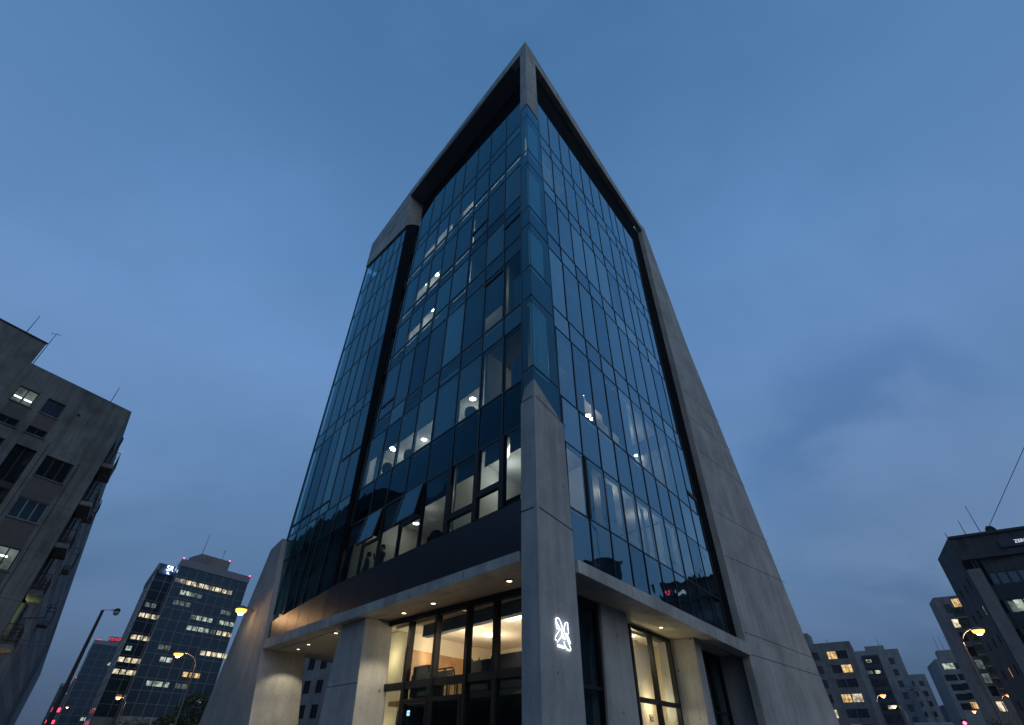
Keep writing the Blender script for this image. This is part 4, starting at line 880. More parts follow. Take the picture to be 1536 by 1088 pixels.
for s, z in ((7, 14.0), (9, 11.2), (7.2, 8.2)):
    ac = thing('air_conditioner', SA.P(s, z, .2), 'pale box air conditioner unit on the flank of the old block', 'air conditioner', 'air conditioners on the old block')
    MB().fbox(SA, s, s + .8, z, z + .55, .02, .34).build('casing', M['lightframe'], ac); MB().lathe((0, 0, 0), [(.2, 0), (.22, .02)], 12).build('x', M['black']) if 0 else None
    MB().fbox(SA, s + .1, s + .7, z + .06, z + .49, .34, .345).build('grille', M['black'], ac)
# penthouse on its roof
pq, ptop = FA.px(71, 515); ptop -= .05
ph = MB().fbox(FA, pq, 20, HA, ptop, -6, -.05).build('penthouse', M['wallA'], bA)
MB().fbox(FA, pq - .05, 20, ptop, ptop + .08, -6, .02).build('roof', M['wallB'], ph)
ax_ = FA.px(168, 604)[0]; mast(FA.P(ax_, HA, -.3), 1.5, .03, 'single thin rod at the roof edge of the old block, nearest its corner')
mast(FA.P(FA.px(41, 499)[0], ptop + .08, -.3), 1.7, .03, 'thin rod standing on top of the old block rooftop box')
mast(FA.P(pq - .2, HA, -.6), ptop - HA + 1.4, .03, 'bent thin rod beside the rooftop box of the old block', arms=1)
# street-side aerial and bracket
tv = SA.P(5.0, 8.5, .0); ta = thing('wall_aerial', tv, 'spiky television aerial on a bracket at the flank of the old block', 'aerial')
MB().tube([tv, tv + SA.n * 1.3 + V((0, 0, .2)), tv + SA.n * 1.3 + V((0, 0, 1.1))], .03, 5).build('bracket', M['rail'], ta)
b = MB()
for k in range(4): c_ = tv + SA.n * 1.3 + V((0, 0, .4 + .22 * k)); b.tube([c_ - SA.u * .5 + SA.n * .1 * k, c_ + SA.u * .5], .015, 4)
b.build('elements', M['rail'], ta)
# overhead wires
for k, ((x0, y0), (x1, y1), lb) in enumerate((((0, 946), (72, 962), 'highest of three overhead wires reaching the old block'), ((0, 956), (74, 968), 'middle of three overhead wires reaching the old block'), ((0, 974), (18, 977), 'lowest and shortest overhead wire at the old block'))):
    a_, b_ = at_d(x0, y0, 26), at_d(x1, y1, 42); d_ = a_ - b_
    pts = [b_ + d_ * t + V((0, 0, .35 * ((t - 1) ** 2 - 1) * 0)) - V((0, 0, 1.2 * t * (1.6 - t) * .2)) for t in [i / 10 * 1.8 for i in range(11)]]
    tag(MB().tube(pts, .022, 6).build('overhead_wire', M['rail']), lb, 'wire', 'overhead wires at the old block')
# --- generic masonry block
def block(name, label, px, py, dist, hd_front, Lf, hd_side, Ls, wallm, wins, joints=True, parapet=.35, group=None, back=None, H=None, sidewins=()):
    """Front runs along hd_front from the roof corner at the pixel; wins = list of (rect, pane, leaves)."""
    p = at_d(px, py, dist); H = H or p.z; F = heading(p, hd_front); S = heading(p, hd_side)
    if F.n.dot(S.u) > 0: pass
    root = thing(name, V((p.x, p.y, 0)), label, 'building', group)
    ops = [w[0] for w in wins]; wall_open(F, 0, Lf, 0, H, ops).build('wall', wallm, root)
    so = [w[0] for w in sidewins]; wall_open(S, 0, Ls, 0, H, so).build('wall', wallm, root)
    MB().prism([F.P(.3, 0, -.0) + S.u * .3, F.P(Lf, 0) + S.u * .3, F.P(Lf, 0) + S.u * Ls, S.P(Ls, 0) + F.u * .3], (0, 0, H - .2)).build('core', M['black'], root)
    MB().prism([F.P(.02, 0) + S.u * .02, F.P(Lf, 0) + S.u * .02, F.P(Lf, 0) + S.u * Ls, S.P(Ls, 0) + F.u * .02], (0, 0, .19)).build('roof', wallm, root).location.z = H - .19
    for k, w in enumerate(wins + list(sidewins)): window(F if k < len(wins) else S, w[0], root, w[1], w[2], w=-.12)
    return root, F, S, H
def grid(cols, rows, lit, default='darkglass', leaves=2, skip=()):
    out = []
    for i, (a, b) in enumerate(cols):
        for j, (z0, z1) in enumerate(rows):
            if (i, j) in skip: continue
            out.append(((a, b, z0, z1), lit.get((i, j), default), leaves))
    return out
# --- B: dark block at the right edge
FBt = heading(at_d(1422, 806, 90), 122)
rb1 = rect(FBt, crop((1380, 740), [(600, 730), (943, 680), (943, 790), (650, 840)], 6.04)); rb2 = rect(FBt, crop((1380, 740), [(755, 975), (943, 945), (943, 1080), (800, 1080)], 6.04))
z1a, z1b, z2a, z2b = rb1[2], rb1[3], rb2[2], rb2[3]
st = z1b - z2b; sx = min(rb1[0], rb2[0])
rowsB = [(z1a - st * k, z1b - st * k) for k in range(int(z1a / st) + 1) if z1a - st * k > .3]
wB = []
for j, (z0, z1) in enumerate(rowsB):
    for k in range(int((11.5 - sx) / 1.05)):
        a = sx + k * 1.05; wB.append(((a + .04, a + 1.0, z0, z1), 'litcool' if j == 1 and k in (1, 2, 3) else ('skyglass' if j < 2 else 'darkglass'), 1))
colsS = [(1.2, 1.9), (4.2, 5.0), (7.5, 8.4)]
rowsS = [(z0 + .2, z1 - .1) for z0, z1 in rowsB]
bB, FB, SB, HB = block('dark_building', 'dark rain-streaked building at the right edge with a strip of sky-tinted windows and rooftop rods', 1422, 806, 90, 122, 11.8, 28.4, 11, M['wallB'], wB, sidewins=grid(colsS, rowsS, {(0, 1): 'litcream', (1, 3): 'litwarm'}))
MB().fbox(FB, sx - 1.7, sx - .25, 0, z1b + .6, .0, .35).build('pilaster', M['wallC'], bB)
MB().fbox(FB, 1.9, sx - 1.75, 0, HB - 3.3, .0, .04).build('recess_shade_panel', M['matte'], bB)  # flat matte black sheet, its colour stands in for a shaded recess
for (z0, _), (_, z1) in zip(rowsB, rowsB[1:]): MB().fbox(FB, sx - .2, 11.7, z1 + .05, z0 - .05, .0, .05).build('infill_panel', M['bandmetal'], bB)
for k, m_ in ((1, 'litdim'), (3, 'litwarm'), (5, 'litdim')): MB().fbox(FB, 2.3, 2.9, rowsB[k][0], rowsB[k][1] - .2, .04, .08).build('window', M[m_], bB)
MB().fbox(FB, .1, 11.8, HB - 3.2, HB - 2.95, .0, .5).fbox(FB, .0, 11.8, HB - .3, HB + .0, .0, .25).build('cornice', M['wallB'], bB)
pp = MB()
for s in (1.0, 1.35, 2.0): pp.tube([FB.P(s, 0, .15), FB.P(s, HB - 3.2, .15)], .09, 6)
pp.build('drainpipe', M['windowframe'], bB)
sgp = FB.px(1531, 811, .3); sn = MB().fbox(FB, sgp[0] - 2.2, 11.6, sgp[1] - .5, sgp[1] + .5, .02, .26).build('sign_board', M['signbox'], bB)
t_ = text('lettering', 'ZERLF', FB.P(sgp[0] + .1, sgp[1], .30), -FB.u if FB.u.cross(V((0, 0, 1))).dot(FB.n) < 0 else FB.u, (0, 0, 1), .55, M['papersign'], bB, .01)
t_.parent = sn
t_ = text('lettering', 'RZ', FB.P(10.2, sgp[1], .30), -FB.u if FB.u.cross(V((0, 0, 1))).dot(FB.n) < 0 else FB.u, (0, 0, 1), 1.0, M['redneon'], bB, .01); t_.parent = sn
for x, y, h, lb in ((1449, 801, 2.1, 'shorter of two rods on the dark building roof'), (1471, 797.5, 3.8, 'taller of two rods on the dark building roof'), (1421.5, 806, .7, 'tiny spike at the roof corner of the dark building')):
    mast(FB.P(FB.px(x, y)[0], HB, -.3), h, .05, lb)
q = FB.px(1487, 795)[0]; dk = thing('roof_unit', FB.P(q, HB, -.6), 'small dark hunched ventilation unit on the roof edge of the dark building', 'roof unit')
MB().fpoly(FB, [(q - .45, HB), (q + .6, HB), (q + .6, HB + .35), (q + .3, HB + .75), (q - .25, HB + .8), (q - .45, HB + .5)], -.9, -.3).build('casing', M['black'], dk, bevel=.05)
MB().fbox(FB, q - .2, q + .25, HB + .15, HB + .45, -.3, -.27).build('grille', M['rail'], dk)
wa = FB.P(FB.px(1480, 797)[0], HB + .05, -.5); rq = ray(1536, 672); wb = EYE + rq * ((wa - EYE).length * .92); dd = wb - wa
tag(MB().tube([wa, wa + dd * .5, wa + dd, wa + dd * 1.6], .035, 6).build('guy_wire', M['rail']), 'thin guy wire rising steeply from the dark building roof', 'wire')
mt_top = wa + dd * 1.6
mm = thing('lattice_mast', V((mt_top.x, mt_top.y, 0)), 'slim steel mast outside the frame that holds the rising wire', 'mast'); MB().tube([V((mt_top.x, mt_top.y, 0)), mt_top], [.25, .08], 8).build('pole', M['pole'], mm)
# --- C: long block with planted balconies behind it
FCt = heading(at_d(1399, 897, 130), 122)
def wpx(fr, pts, w, h, s=None):
    out = []
    for x, y in pts:
        a, z = fr.px(x, y); a = a if s is None else s; out.append((a - w / 2, a + w / 2, z - h / 2, z + h / 2))
    return out
c7 = lambda pts: [(1360 + x / 5.23, 880 + y / 5.23) for x, y in pts]
wC = []
sA = FCt.px(*c7([(450, 400)])[0])[0]
for k, o in enumerate(wpx(FCt, c7([(330, 175), (390, 288), (450, 395), (515, 510), (575, 610), (630, 720), (685, 820), (745, 940)]), 1.1, 1.5)):
    wC.append((o, 'litcream' if k in (1, 7) else ('litdim' if k in (4, 5) else 'darkglass'), 1))
for o in wpx(FCt, c7([(408, 125)]), 2.0, 1.5): wC.append((o, 'litwarm', 2))
bC, FC, SC_, HC = block('apartment_building', 'grey apartment building with planted balconies between the dark block and its pale neighbour', 1399, 897, 130, 122, 24, 28, 5.5, M['wallC'], wC)
for k, (bx_, by_) in enumerate(c7([(430, 245), (490, 345), (565, 450), (610, 535), (665, 625), (715, 715), (775, 800)])):
    s, z = FCt.px(bx_, by_); s -= 1.0
    b = MB().fbox(FC, s, s + 2.0, z - .2, z, 0, 1.1).build('balcony', M['wallC'], bC)
    MB().fbox(FC, s, s + 2, z, z + .9, 1.02, 1.1).build('parapet', M['wallB'], b)
    lv = MB()
    for i in range(160):
        c_ = FC.P(s + random.uniform(0, 2), z + random.uniform(.7, 1.5), random.uniform(.8, 1.4)); d1 = V((random.uniform(-1, 1), random.uniform(-1, 1), random.uniform(-1, 1))).normalized() * .16; d2 = d1.cross(V((random.random(), random.random(), .3))).normalized() * .1
        lv.face([c_ - d1, c_ + d2, c_ + d1, c_ - d2])
    tag(lv.build('balcony_plants', M['leaf'], fix=False), 'dark bushy plants spilling over a balcony of the grey apartment building', 'balcony plants', 'balcony plants on the grey building')
mast(FC.P(5, HC, -1), 1.6, .05, 'short rod on the grey apartment building roof')
# --- D: small pale block with roof rods
bD, FD, SD_, HD = block('apartment_building', 'low pale block with paired windows and several roof rods, right of the street gap', 1402, 989, 200, 122, 16, 28, 18, M['wallD'],
    [(o, 'litcool' if k == 0 else ('litwarm' if k == 9 else 'darkglass'), 3) for k, o in enumerate(wpx(heading(at_d(1402, 989, 200), 122), c7([(330, 625), (425, 620), (350, 715), (455, 708), (402, 792), (495, 782), (440, 868), (530, 858), (478, 942), (555, 932)]), 2.7, 1.5))])
MB().fbox(FD, 1.2, 16, HD + .0, HD + 2.1, -6, -.6).build('penthouse', M['wallD'], bD)
for i, s in enumerate((2.0, 3.3, 4.6)): mast(FD.P(s, HD + 2.1, -1), 3.6, .05, 'one of three thin rods on the penthouse of the low pale block', group='rods on the low pale block')
# --- E: pale block with a dark stair strip ; F: block with warm windows ; G ; H
def az_of(px, py): r = ray(px, py); return math.degrees(math.atan2(r.x, r.y))
pE = at_d(1346, 973, 220); 
wE = grid([(2.2, 3.6)], [(pE.z - 4.2 - 3.1 * k, pE.z - 2.4 - 3.1 * k) for k in range(8)], {}, leaves=1) + []
wE += grid([(14.0, 16.6)], [(pE.z - 7 - 3.1 * k, pE.z - 5.4 - 3.1 * k) for k in range(7)], {}, leaves=2)
bE, FE, SE, HE = block('apartment_building', 'stepped pale building with a tall dark glazed stair strip', 1346, 973, 220, -57, 18, 33, 9, M['wallD'], wE)
stp = MB().fbox(FE, 5.9, 10.9, HE - 30, HE - 1.3, .0, .05).build('stair_strip', M['windowframe'], bE)
for k in range(9):
    z0 = HE - 3.9 - 3.1 * k
    window(FE, (6.2, 10.6, z0, z0 + 2.2), bE, 'darkglass', 4, w=.03)
for a, k, m_ in ((7.0, 1, 'litcream'), (8.4, 0, 'litcool'), (7.2, 4, 'litcream'), (7.0, 6, 'litcool'), (9.2, 1, 'litdim')):
    MB().fbox(FE, a, a + 1.5, HE - 3.4 - 3.1 * k, HE - 2.5 - 3.1 * k, .055, .075).build('lit_window', M[m_], bE)
MB().fbox(FE, 3.5, 9, HE, HE + 1.3, -6, -.8).build('penthouse', M['wallD'], bE)
mast(FE.P(4.6, HE + 1.3, -1), 2.6, .06, 'rod on the stepped pale building')
pF = at_d(1273.5, 961.5, 150)
rowsF = [(pF.z - 3.35 - 2.75 * k, pF.z - 1.75 - 2.75 * k) for k in range(7)]
litF = {(0, 0): 'darkglass', (1, 0): 'litwarm', (1, 1): 'darkglass', (0, 1): 'litwarm', (1, 3): 'litwarm', (0, 3): 'litcream', (1, 5): 'litcream'}
bF, FF, SF, HF = block('apartment_building', 'grey apartment building with warm lit windows beside the flared pier', 1273.5, 961.5, 150, -54, 14, 33, 12, M['wallC'],
    grid([(1.3, 3.4), (3.5, 5.4), (7.2, 8.6), (10, 12)], rowsF, {(0, 1): 'litwarm', (1, 0): 'litwarm', (0, 3): 'litcream', (1, 3): 'litwarm', (1, 5): 'litcream', (2, 4): 'litcream'}, leaves=3),
    sidewins=grid([(1.5, 2.6), (4.4, 5.5), (7.6, 8.6)], rowsF, {}, leaves=1))
MB().fbox(FF, 8.2, 14, HF, HF + 2.4, -6, -.6).build('penthouse', M['wallC'], bF)
mast(FF.P(9.4, HF + 2.4, -1), 2.0, .05, 'branched aerial on the rooftop box beside the flared pier', arms=3); mast(FF.P(4.6, HF, -1), .9, .05, 'short rod on the roof edge beside the flared pier')
pG = at_d(1387, 1011, 255)
bG, FG_, SG, HG = block('apartment_building', 'narrow low pale building stepping down behind the tall stair strip', 1387, 1011, 255, -57, 16, 33, 22, M['wallD'], grid([(1.4, 2.8), (4.2, 5.6), (8, 9.4)], [(pG.z - 3.6 - 3 * k, pG.z - 2 - 3 * k) for k in range(6)], {}, leaves=1))
bH, FH_, SH, HH = block('low_building', 'low dark building at the far end of the right street', 1412, 1058, 330, 122, 40, 28, 20, M['wallB'], grid([(2 + 4 * i, 3.6 + 4 * i) for i in range(8)], [(3, 4.4), (6.4, 7.8)], {(1, 1): 'litwarm', (3, 0): 'litcool', (4, 1): 'litwarm', (6, 0): 'litcream'}, leaves=1))
# --- block seen through the passage
pP = at_d(455, 985, 95)
bP, FPs, SPs, HP = block('apartment_building', 'blue-grey building with balconies seen through the open passage', 440, 930, 95, 122, 24, -40, 10, M['wallD'], grid([(1 + 2.6 * i, 2.4 + 2.6 * i) for i in range(8)], [(2.2 + 2.9 * k, 3.8 + 2.9 * k) for k in range(6)], {(i_, k_): random.choice(('litcream', 'litcool', 'litdim')) for i_ in range(8) for k_ in range(6) if (i_ * 5 + k_ * 3) % 7 in (0, 3)}, leaves=2))
# ------------------------------------------------------------------ glass towers at left
def glass_tower(name, label, px, py, dist, hf, Lf, hs, Ls, storeys, cols, lits, base=7, scols=4, H=None, lw=None, slits=()):
    p = at_d(px, py, dist); H = H or p.z; F = heading(p, hf); S = heading(p, hs); root = thing(name, V((p.x, p.y, 0)), label, 'tower')
    MB().prism([F.P(0, 0) + S.u * .0, F.P(Lf, 0), F.P(Lf, 0) + S.u * Ls, S.P(Ls, 0)], (0, 0, H - 1.6)).build('glass_body', M['towerglass'], root)
    MB().prism([F.P(-.25, H - 1.6, .25), F.P(Lf + .2, H - 1.6, .25), F.P(Lf + .2, H - 1.6, 0) + S.u * Ls, S.P(Ls, H - 1.6, .25)], (0, 0, 1.6)).build('parapet', M['band'], root)
    g = MB(); st = (H - 1.6 - base) / storeys; cw = Lf / cols
    for k in range(cols + 1): g.fbox(F, k * cw - .06, k * cw + .06, base, H - 1.6, 0, .10 if k not in (0, cols) else .2)
    for k in range(storeys + 1): g.fbox(F, 0, Lf, base + k * st - .05, base + k * st + .05, 0, .08)
    for k in range(scols + 1): g.fbox(S, k * Ls / scols - .05, k * Ls / scols + .05, base, H - 1.6, 0, .1)
    for k in range(storeys + 1): g.fbox(S, 0, Ls, base + k * st - .04, base + k * st + .04, 0, .08)
    g.build('mullion_grid', M['band'], root)
    MB().fbox(F, -.1, Lf + .1, base - 2.2, base, 0, .5).build('base_band', M['wallD'], root)
    for fr, cwid, ll in ((F, cw, lits), (S, Ls / scols, slits)):
        for c, s, n, m in ll:
            for k in range(n):
                a = c * cwid + k * 1.45 + .15
                z = H - 1.6 - (s + 1) * st
                MB().fbox(fr, a, a + 1.15, z + st * .40, z + st * .80, .005, .03).build('lit_window', M[m], root)
    return root, F, S, H, st
# lit list: (column, storey from top, number of panes, material)
pT = at_d(274.8, 838.5, 150); pTr = at_d(379.5, 866.8, 159); LT = 18.5
T1, F1, S1, H1, st1 = glass_tower('glass_tower', 'dark blue glass tower with many lit windows and a rooftop plant room', 274.8, 838.5, 150, 33, LT, -37, 24, 13, 8,
    [(.0, 1, 1, 'litdim'), (.55, 1, 4, 'litcream'), (2.6, 1, 4, 'litcream'), (4.7, 1, 3, 'litcream'), (1.0, 2, 2, 'litcool'), (2.2, 2, 2, 'litdim'), (.7, 3, 3, 'litdim'), (3.6, 4, 3, 'litcool'), (3, 4, 1, 'litdim'), (5.9, 1, 1, 'litdim'), (6, 3, 2, 'litdim'), (6.2, 4, 3, 'litcool'), (3.0, 5, 4, 'litcool'), (5.6, 5, 1, 'litdim'), (6.3, 5, 3, 'litcream'), (5.3, 7, 5, 'litcream'), (1, 7, 2, 'litdim'), (4.3, 9, 3, 'litwarm'), (1.6, 8, 2, 'litcool'), (1.2, 10, 2, 'litcool'), (2.2, 10, 2, 'litcool'), (4, 10, 2, 'litdim'), (6, 11, 2, 'litcool')])
MB().fbox(F1, 4.5, 12.5, H1, H1 + 2.6, -7, -1).build('plant_room', M['wallC'], T1)
for s, z, w in ((.1, H1, .1), (LT, H1, 0), (12.3, H1 + 2.6, -1.2)):
    MB().lathe(F1.P(s, z, w), [(.001, 0), (.14, 0), (.14, .3), (.001, .35)], 8).build('beacon', M['beacon'], T1)
mast(F1.P(5.0, H1 + 2.6, -2), 5.5, .07, 'tall thin mast on the plant room of the blue glass tower', arms=0); mast(F1.P(10.6, H1 + 2.6, -2), 2.6, .06, 'branched aerial on the plant room of the blue glass tower', arms=2)
# lower wing in front of its flank
pW = at_d(240, 844.6, 152)
T1w, F1w, S1w, H1w, st1w = glass_tower('glass_tower', 'narrow near-black glass wing with lit windows under a glowing white sign', 240, 844.6, 158, 33, 5.6, -37, 24, 13, 2, 
    [(.2, 3, 2, 'litdim'), (.1, 4, 3, 'litcream'), (.2, 6, 3, 'litcream'), (.2, 7, 1, 'litcool'), (.0, 8, 3, 'litcream'), (.0, 9, 3, 'litcream'), (1, 11, 1, 'litdim')])
sp = F1w.px(250, 853.5, .35)
sb = MB().fbox(F1w, .3, 5.0, H1w - 2.4, H1w - .1, .26, .5).build('sign_board', M['bluesign'] if 0 else M['signbox'], T1w)
uF = F1w.u if F1w.u.cross(V((0, 0, 1))).dot(F1w.n) > 0 else -F1w.u
for body, dz, sz in (('SR', -.85, 1.75), ('SL.', -1.95, .75)):
    t_ = text('lettering', body, F1w.P(2.7, H1w + dz, .55), uF, (0, 0, 1), sz, M['whitesign'], T1w, .02, 1.0); t_.parent = sb
lamp('sign_glow', 'POINT', F1w.P(2.6, H1w - 1.2, 1.6), 160, (.3, .5, 1), shadow_soft_size=.5)
T2, F2, S2, H2, st2 = glass_tower('glass_tower', 'far blue office tower with a red glowing roof sign', 143, 959.6, 320, 40, 20, -37, 40, 11, 5, [(2.2, 2, 1, 'litcool'), (2.8, 4, 3, 'litdim'), (3.4, 6, 1, 'litcool'), (3, 7, 2, 'litcream'), (3.8, 8, 1, 'litcool'), (2, 9, 2, 'litcool'), (2.6, 9, 1, 'litcool')])
rs0 = F2.px(176, 957, .2)
q0, q1 = F2.px(165, 957)[0], F2.px(186, 957)[0]; q0, q1 = min(q0, q1), max(q0, q1)
sb2 = MB().fbox(F2, q0, q1, H2, H2 + 2.1, -.6, -.2).build('sign_board', M['signbox'], T2)
uF2 = F2.u if F2.u.cross(V((0, 0, 1))).dot(F2.n) > 0 else -F2.u
t_ = text('lettering', 'EEXEM', F2.P((q0 + q1) / 2, H2 + 1.05, -.1), uF2, (0, 0, 1), 1.8, M['redsign'], T2, .03); t_.parent = sb2
MB().fbox(F2, .2, 2.6, H2, H2 + .3, -.4, .1).build('beacon', M['redsign'], T2)
T3, F3, S3, H3, st3 = glass_tower('glass_tower', 'small far tower with a red light, behind the sloping lamp post', 112, 1017, 430, 40, 14, -37, 30, 9, 3, [(.5, 4, 1, 'litdim'), (1.4, 6, 2, 'litcool')])
MB().fbox(F3, .5, 4, H3, H3 + .6, -.4, .1).build('beacon', M['redneon'], T3)
T4, F4, S4, H4, st4 = glass_tower('glass_tower', 'farthest hazy tower beside the old block', 92, 1025, 520, 40, 22, -37, 30, 10, 4, [(1, 1, 2, 'litcool'), (.5, 2, 1, 'litcool'), (2, 3, 2, 'litcool')])
ns = at_d(84, 1065, 300)
for i, (x, y, w_, h_) in enumerate(((84, 1065, 2.4, 1.2), (75, 1083, 2.4, 1.0))):
    o = at_d(x, y, 260); F_ = heading(o, 50); r = thing('shop_sign', V((o.x, o.y, o.z)), ('upper' if i == 0 else 'lower') + ' red glowing sign beside the foot of the old block', 'sign', 'red street signs')
    MB().fbox(F_, -w_ / 2, w_ / 2, o.z - h_ / 2, o.z + h_ / 2, 0, .3).build('sign_face', M['redneon'], r); MB().fbox(F_, -.15, .15, 0, o.z - h_ / 2, .05, .25).build('post', M['rail'], r)
# ------------------------------------------------------------------ street lamps
def street_lamp(px, py, dist, label, lit, arm=1.6, flip=1, lens='sodium_far', flat=False, light=0):
    h = at_d(px, py, dist); base = V((h.x, h.y, 0)) + V((flip * arm * CR.x, 0, 0)); base.z = 0
    r = thing('street_lamp', base, label, 'street lamp', 'street lamps along the streets'); z = h.z
    if flat: pts = [base, base + V((0, 0, z + .1)), V((h.x, h.y, z + .12))]; MB().tube(pts, [.17, .09, .05], 8).build('post', M['rail'], r)
    else:
        c = base + V((0, 0, z - 1.1)); pts = [base, c]; d = h - V((base.x, base.y, z))
        for i in range(1, 7): a = i / 6 * math.pi / 2; pts.append(c + V((0, 0, 1.2 * math.sin(a))) + d * (1 - math.cos(a)) * .85)
        pts.append(h + V((0, 0, .12))); MB().tube(pts, [.10, .075] + [.05] * 7, 8).build('post', M['pole'], r)
    k = (1.0 if not flat else .5)
    MB().loft([[h + V((.44 * k * q * math.cos(a), (.38 if lit else .2) * k * q * math.sin(a), z_)) for a in [2 * math.pi * i / 14 for i in range(14)]] for q, z_ in ((1, .02), (1.02, .08), (.8, .17), (.3, .22))]).build('lamp_housing', M['rail'] if flat else M['pole'], r, smooth=True)
    MB().loft([[h + V((.42 * k * q * math.cos(a), .36 * k * q * math.sin(a), z_)) for a in [2 * math.pi * i / 14 for i in range(14)]] for q, z_ in ((.4, -.22), (.85, -.13), (1, .02))]).build('lens', M[lens] if lit else M['lightframe'], r, smooth=True)
    if lit: MB().lathe(h + V((0, 0, -.27)), [(.001, -.05), (.14, 0), (.20, .10), (.14, .17), (.001, .19)], 12).build('bulb', M['bulb'], r, smooth=True)
    if lit and light: lamp('street_light', 'POINT', h - V((0, 0, .3)), light, (1, .55, .24), r, shadow_soft_size=.2)
street_lamp(268, 981, 62, 'curved street lamp with a starry orange glow in front of the blue glass tower', True, 2.0, 1, 'sodium', light=700)
street_lamp(178, 1046, 118, 'smaller glowing street lamp in front of the black glass wing', True, 1.6, 1, light=600)
street_lamp(175, 918, 46, 'tall unlit flat-headed street lamp between the old block and the far towers', False, 1.0, -1, flat=True)
street_lamp(136, 1077, 190, 'faint far orange lamp at the foot of the near-black wing', True, 1.6, 1)
street_lamp(101, 1061, 240, 'faint far lamp between the red signs and the sloping post', True, 1.6, 1)
street_lamp(1467, 946, 53, 'glowing street lamp in front of the grey building with planted balconies', True, 1.6, -1, 'sodium', light=700)
street_lamp(1514, 1043, 112, 'glowing street lamp low in front of the dark building at the right edge', True, 1.6, -1, light=420)
street_lamp(1324, 1043, 105, 'glowing street lamp nearest the building with warm windows', True, 1.2, -1, light=420)
street_lamp(1341, 1059, 128, 'pale glowing lamp in front of the dark stair strip', True, 1.6, 1, light=420)
street_lamp(1367, 1033, 100, 'unlit curved street lamp in front of the stepped pale building', False, 1.6, 1)
street_lamp(1461, 1067, 170, 'far glowing lamp in front of the low pale block', True, 1.6, 1)
street_lamp(1441, 1075, 230, 'tiny far lamp left of the low pale block', True, 1.6, 1)
# ------------------------------------------------------------------ trees
def tree(p, h, cr, label, n=2200):
    r = thing('tree', p, label, 'tree', 'street trees'); tk = MB().tube([p, p + V((.1, 0, h * .3)), p + V((0, .1, h * .6))], [.16, .12, .05], 8)
    for i in range(7): q = i * .9; b = p + V((0, 0, h * (.3 + .05 * i))); tk.tube([b, b + V((math.cos(q) * cr * .7, math.sin(q) * cr * .7, h * .22))], [.06, .02], 5)
    tk.build('trunk', M['bark'], r); lv = MB(); blobs = [(V((random.gauss(0, .5) * cr, random.gauss(0, .5) * cr, random.uniform(.42, .95) * h)), random.uniform(.3, .55) * cr) for _ in range(22)]
    for i in range(n):
        c, R_ = random.choice(blobs); d = V((random.gauss(0, 1), random.gauss(0, 1), random.gauss(0, 1))).normalized(); c = p + c + d * R_ * random.uniform(.5, 1)
        a = V((random.uniform(-1, 1), random.uniform(-1, 1), random.uniform(-1, 1))).normalized() * .17; b = a.cross(V((random.random(), random.random(), .2))).normalized() * .10; lv.face([c - a, c + b, c + a, c - b])
    lv.build('crown', M['leaf'], r, fix=False)
o = at_d(262, 1088, 75); tree(V((o.x, o.y, 0)), 4.6, 1.3, 'small dark street tree under the starry lamp')
o = at_d(297, 1080, 85); tree(V((o.x, o.y, 0)), 7.2, 2.2, 'dark bushy street tree between the blue tower and the pylon')
o = at_d(206, 1088, 120); tree(V((o.x, o.y, 0)), 5.4, 1.9, 'dark street tree low in front of the glass wing')
o = at_d(1490, 1085, 120); tree(V((o.x, o.y, 0)), 6.0, 2.4, 'dark street tree low in front of the right-hand buildings')
# ------------------------------------------------------------------ box truck and signal
o = at_d(1399, 1084, 46); tz = o.z; F_ = heading(V((o.x, o.y, 0)), 122); tr = thing('box_truck', V((o.x, o.y, 0)), 'white box truck whose roof just shows at the bottom of the right street', 'truck')
F_ = Fr(F_.P(-1.05, 0), F_.u, F_.n)
MB().fbox(F_, 0, 2.1, .95, tz, -5.2, 0).build('cargo_box', M['lightframe'], tr, bevel=.12)
MB().fbox(F_, .1, 2.0, .5, 2.4, -7.2, -5.3).build('cab', M['lightframe'], tr, bevel=.15)
MB().fbox(F_, .2, 1.9, .55, .9, -7.0, -.1).build('chassis', M['black'], tr)
for a in (.12, 1.98):
    for w in (-1.2, -6.0):
        c = F_.P(a, .42, w); MB().loft([[c + F_.u * dx + F_.n * math.cos(q) * .42 * k + V((0, 0, math.sin(q) * .42 * k)) for q in [2 * math.pi * i / 18 for i in range(18)]] for dx, k in ((-.13, .9), (-.11, 1), (.11, 1), (.13, .9))]).build('wheel', M['black'], tr)
for a in (.2, 1.75): MB().fbox(F_, a, a + .15, 1.05, 1.25, 0, .03).build('tail_light', M['redneon'], tr)
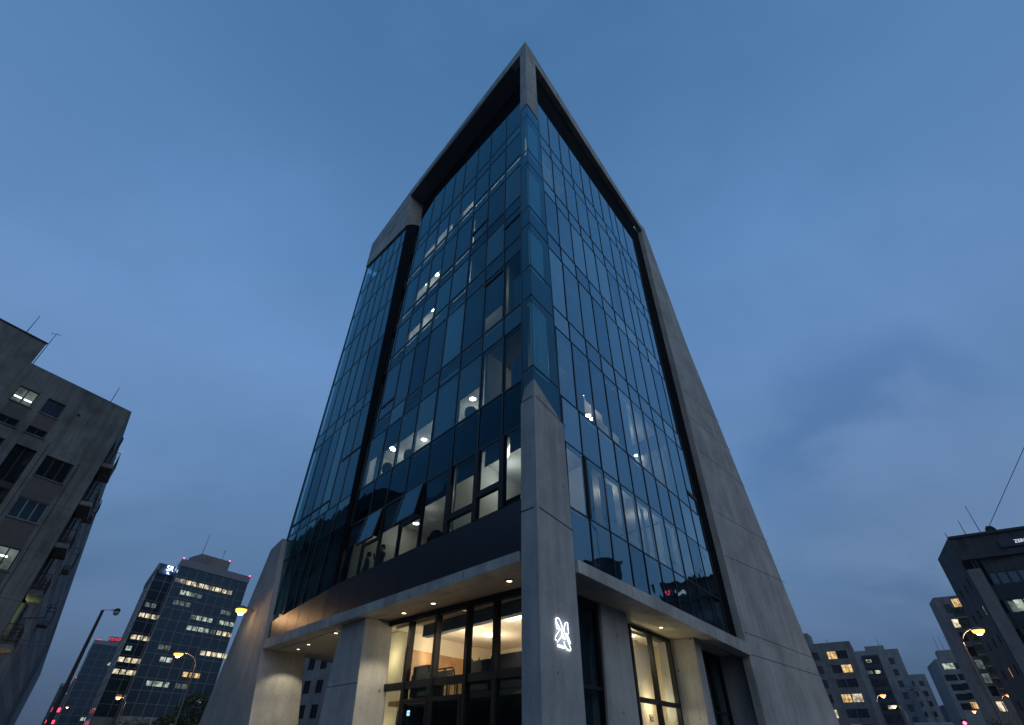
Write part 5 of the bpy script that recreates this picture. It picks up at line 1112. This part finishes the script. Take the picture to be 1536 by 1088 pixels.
o = at_d(1447, 1085, 64); F_ = heading(V((o.x, o.y, 0)), 122); sg2 = thing('traffic_light', V((o.x, o.y, 0)), 'traffic signal showing red beside the white truck', 'traffic light')
MB().tube([V((o.x, o.y, 0)), V((o.x, o.y, o.z - .2))], .06, 8).build('post', M['rail'], sg2); MB().fbox(F_, -.18, .18, o.z - .85, o.z + .25, -.1, .1).build('signal_head', M['black'], sg2)
for k, m_ in ((0, 'beacon'), (1, 'black'), (2, 'black')):
    c = F_.P(0, o.z - .33 * k, .1); MB().loft([[c + F_.n * d + (F_.u * math.cos(q) + V((0, 0, math.sin(q)))) * r_ for q in [2 * math.pi * i / 14 for i in range(14)]] for d, r_ in ((0, .13), (.04, .12), (.06, .05))]).build('signal_lens', M[m_], sg2)
# ------------------------------------------------------------------ across the street, out of frame: what the right glass mirrors
def mirror(p, F):
    return p - F.n * 2 * ((p - F.o).dot(F.n))
FM = FR.sub(0, WR)
def opp(px, py, dist): return mirror(at_d(px, py, dist), FM)
a_, b_ = opp(862, 826, 95), opp(931, 858, 95)
u_ = (V((b_.x, b_.y, 0)) - V((a_.x, a_.y, 0))); F_ = Fr(a_, u_.normalized(), V((-u_.normalized().y, u_.normalized().x, 0)))
if F_.n.dot(FR.P(5, 0) - F_.o) < 0: F_.n = -F_.n
om2 = thing('annex_building', V((a_.x, a_.y, 0)), 'low flat-roofed annex across the street, mirrored above the right fascia', 'building')
MB().fbox(F_, -12, u_.length, 0, (a_.z + b_.z) / 2, -8, 0).build('wall', M['wallB'], om2)

# ------------------------------------------------------------------ the dusk air
hz = MB().box(-560, 620, -160, 640, -1, 48).build('haze', None or M['matte']); hz.data.materials.clear()
hm_ = bpy.data.materials.new('dusk_haze'); hm_.use_nodes = True; ht = hm_.node_tree; ht.nodes.clear()
ho_ = N(ht, 'ShaderNodeOutputMaterial'); hv = N(ht, 'ShaderNodeVolumePrincipled'); hv.inputs['Density'].default_value = .0002; hv.inputs['Color'].default_value = (.85, .90, 1, 1); hv.inputs['Anisotropy'].default_value = .35
ht.links.new(hv.outputs[0], ho_.inputs['Volume']); hz.data.materials.append(hm_); tag(hz, kind='stuff')
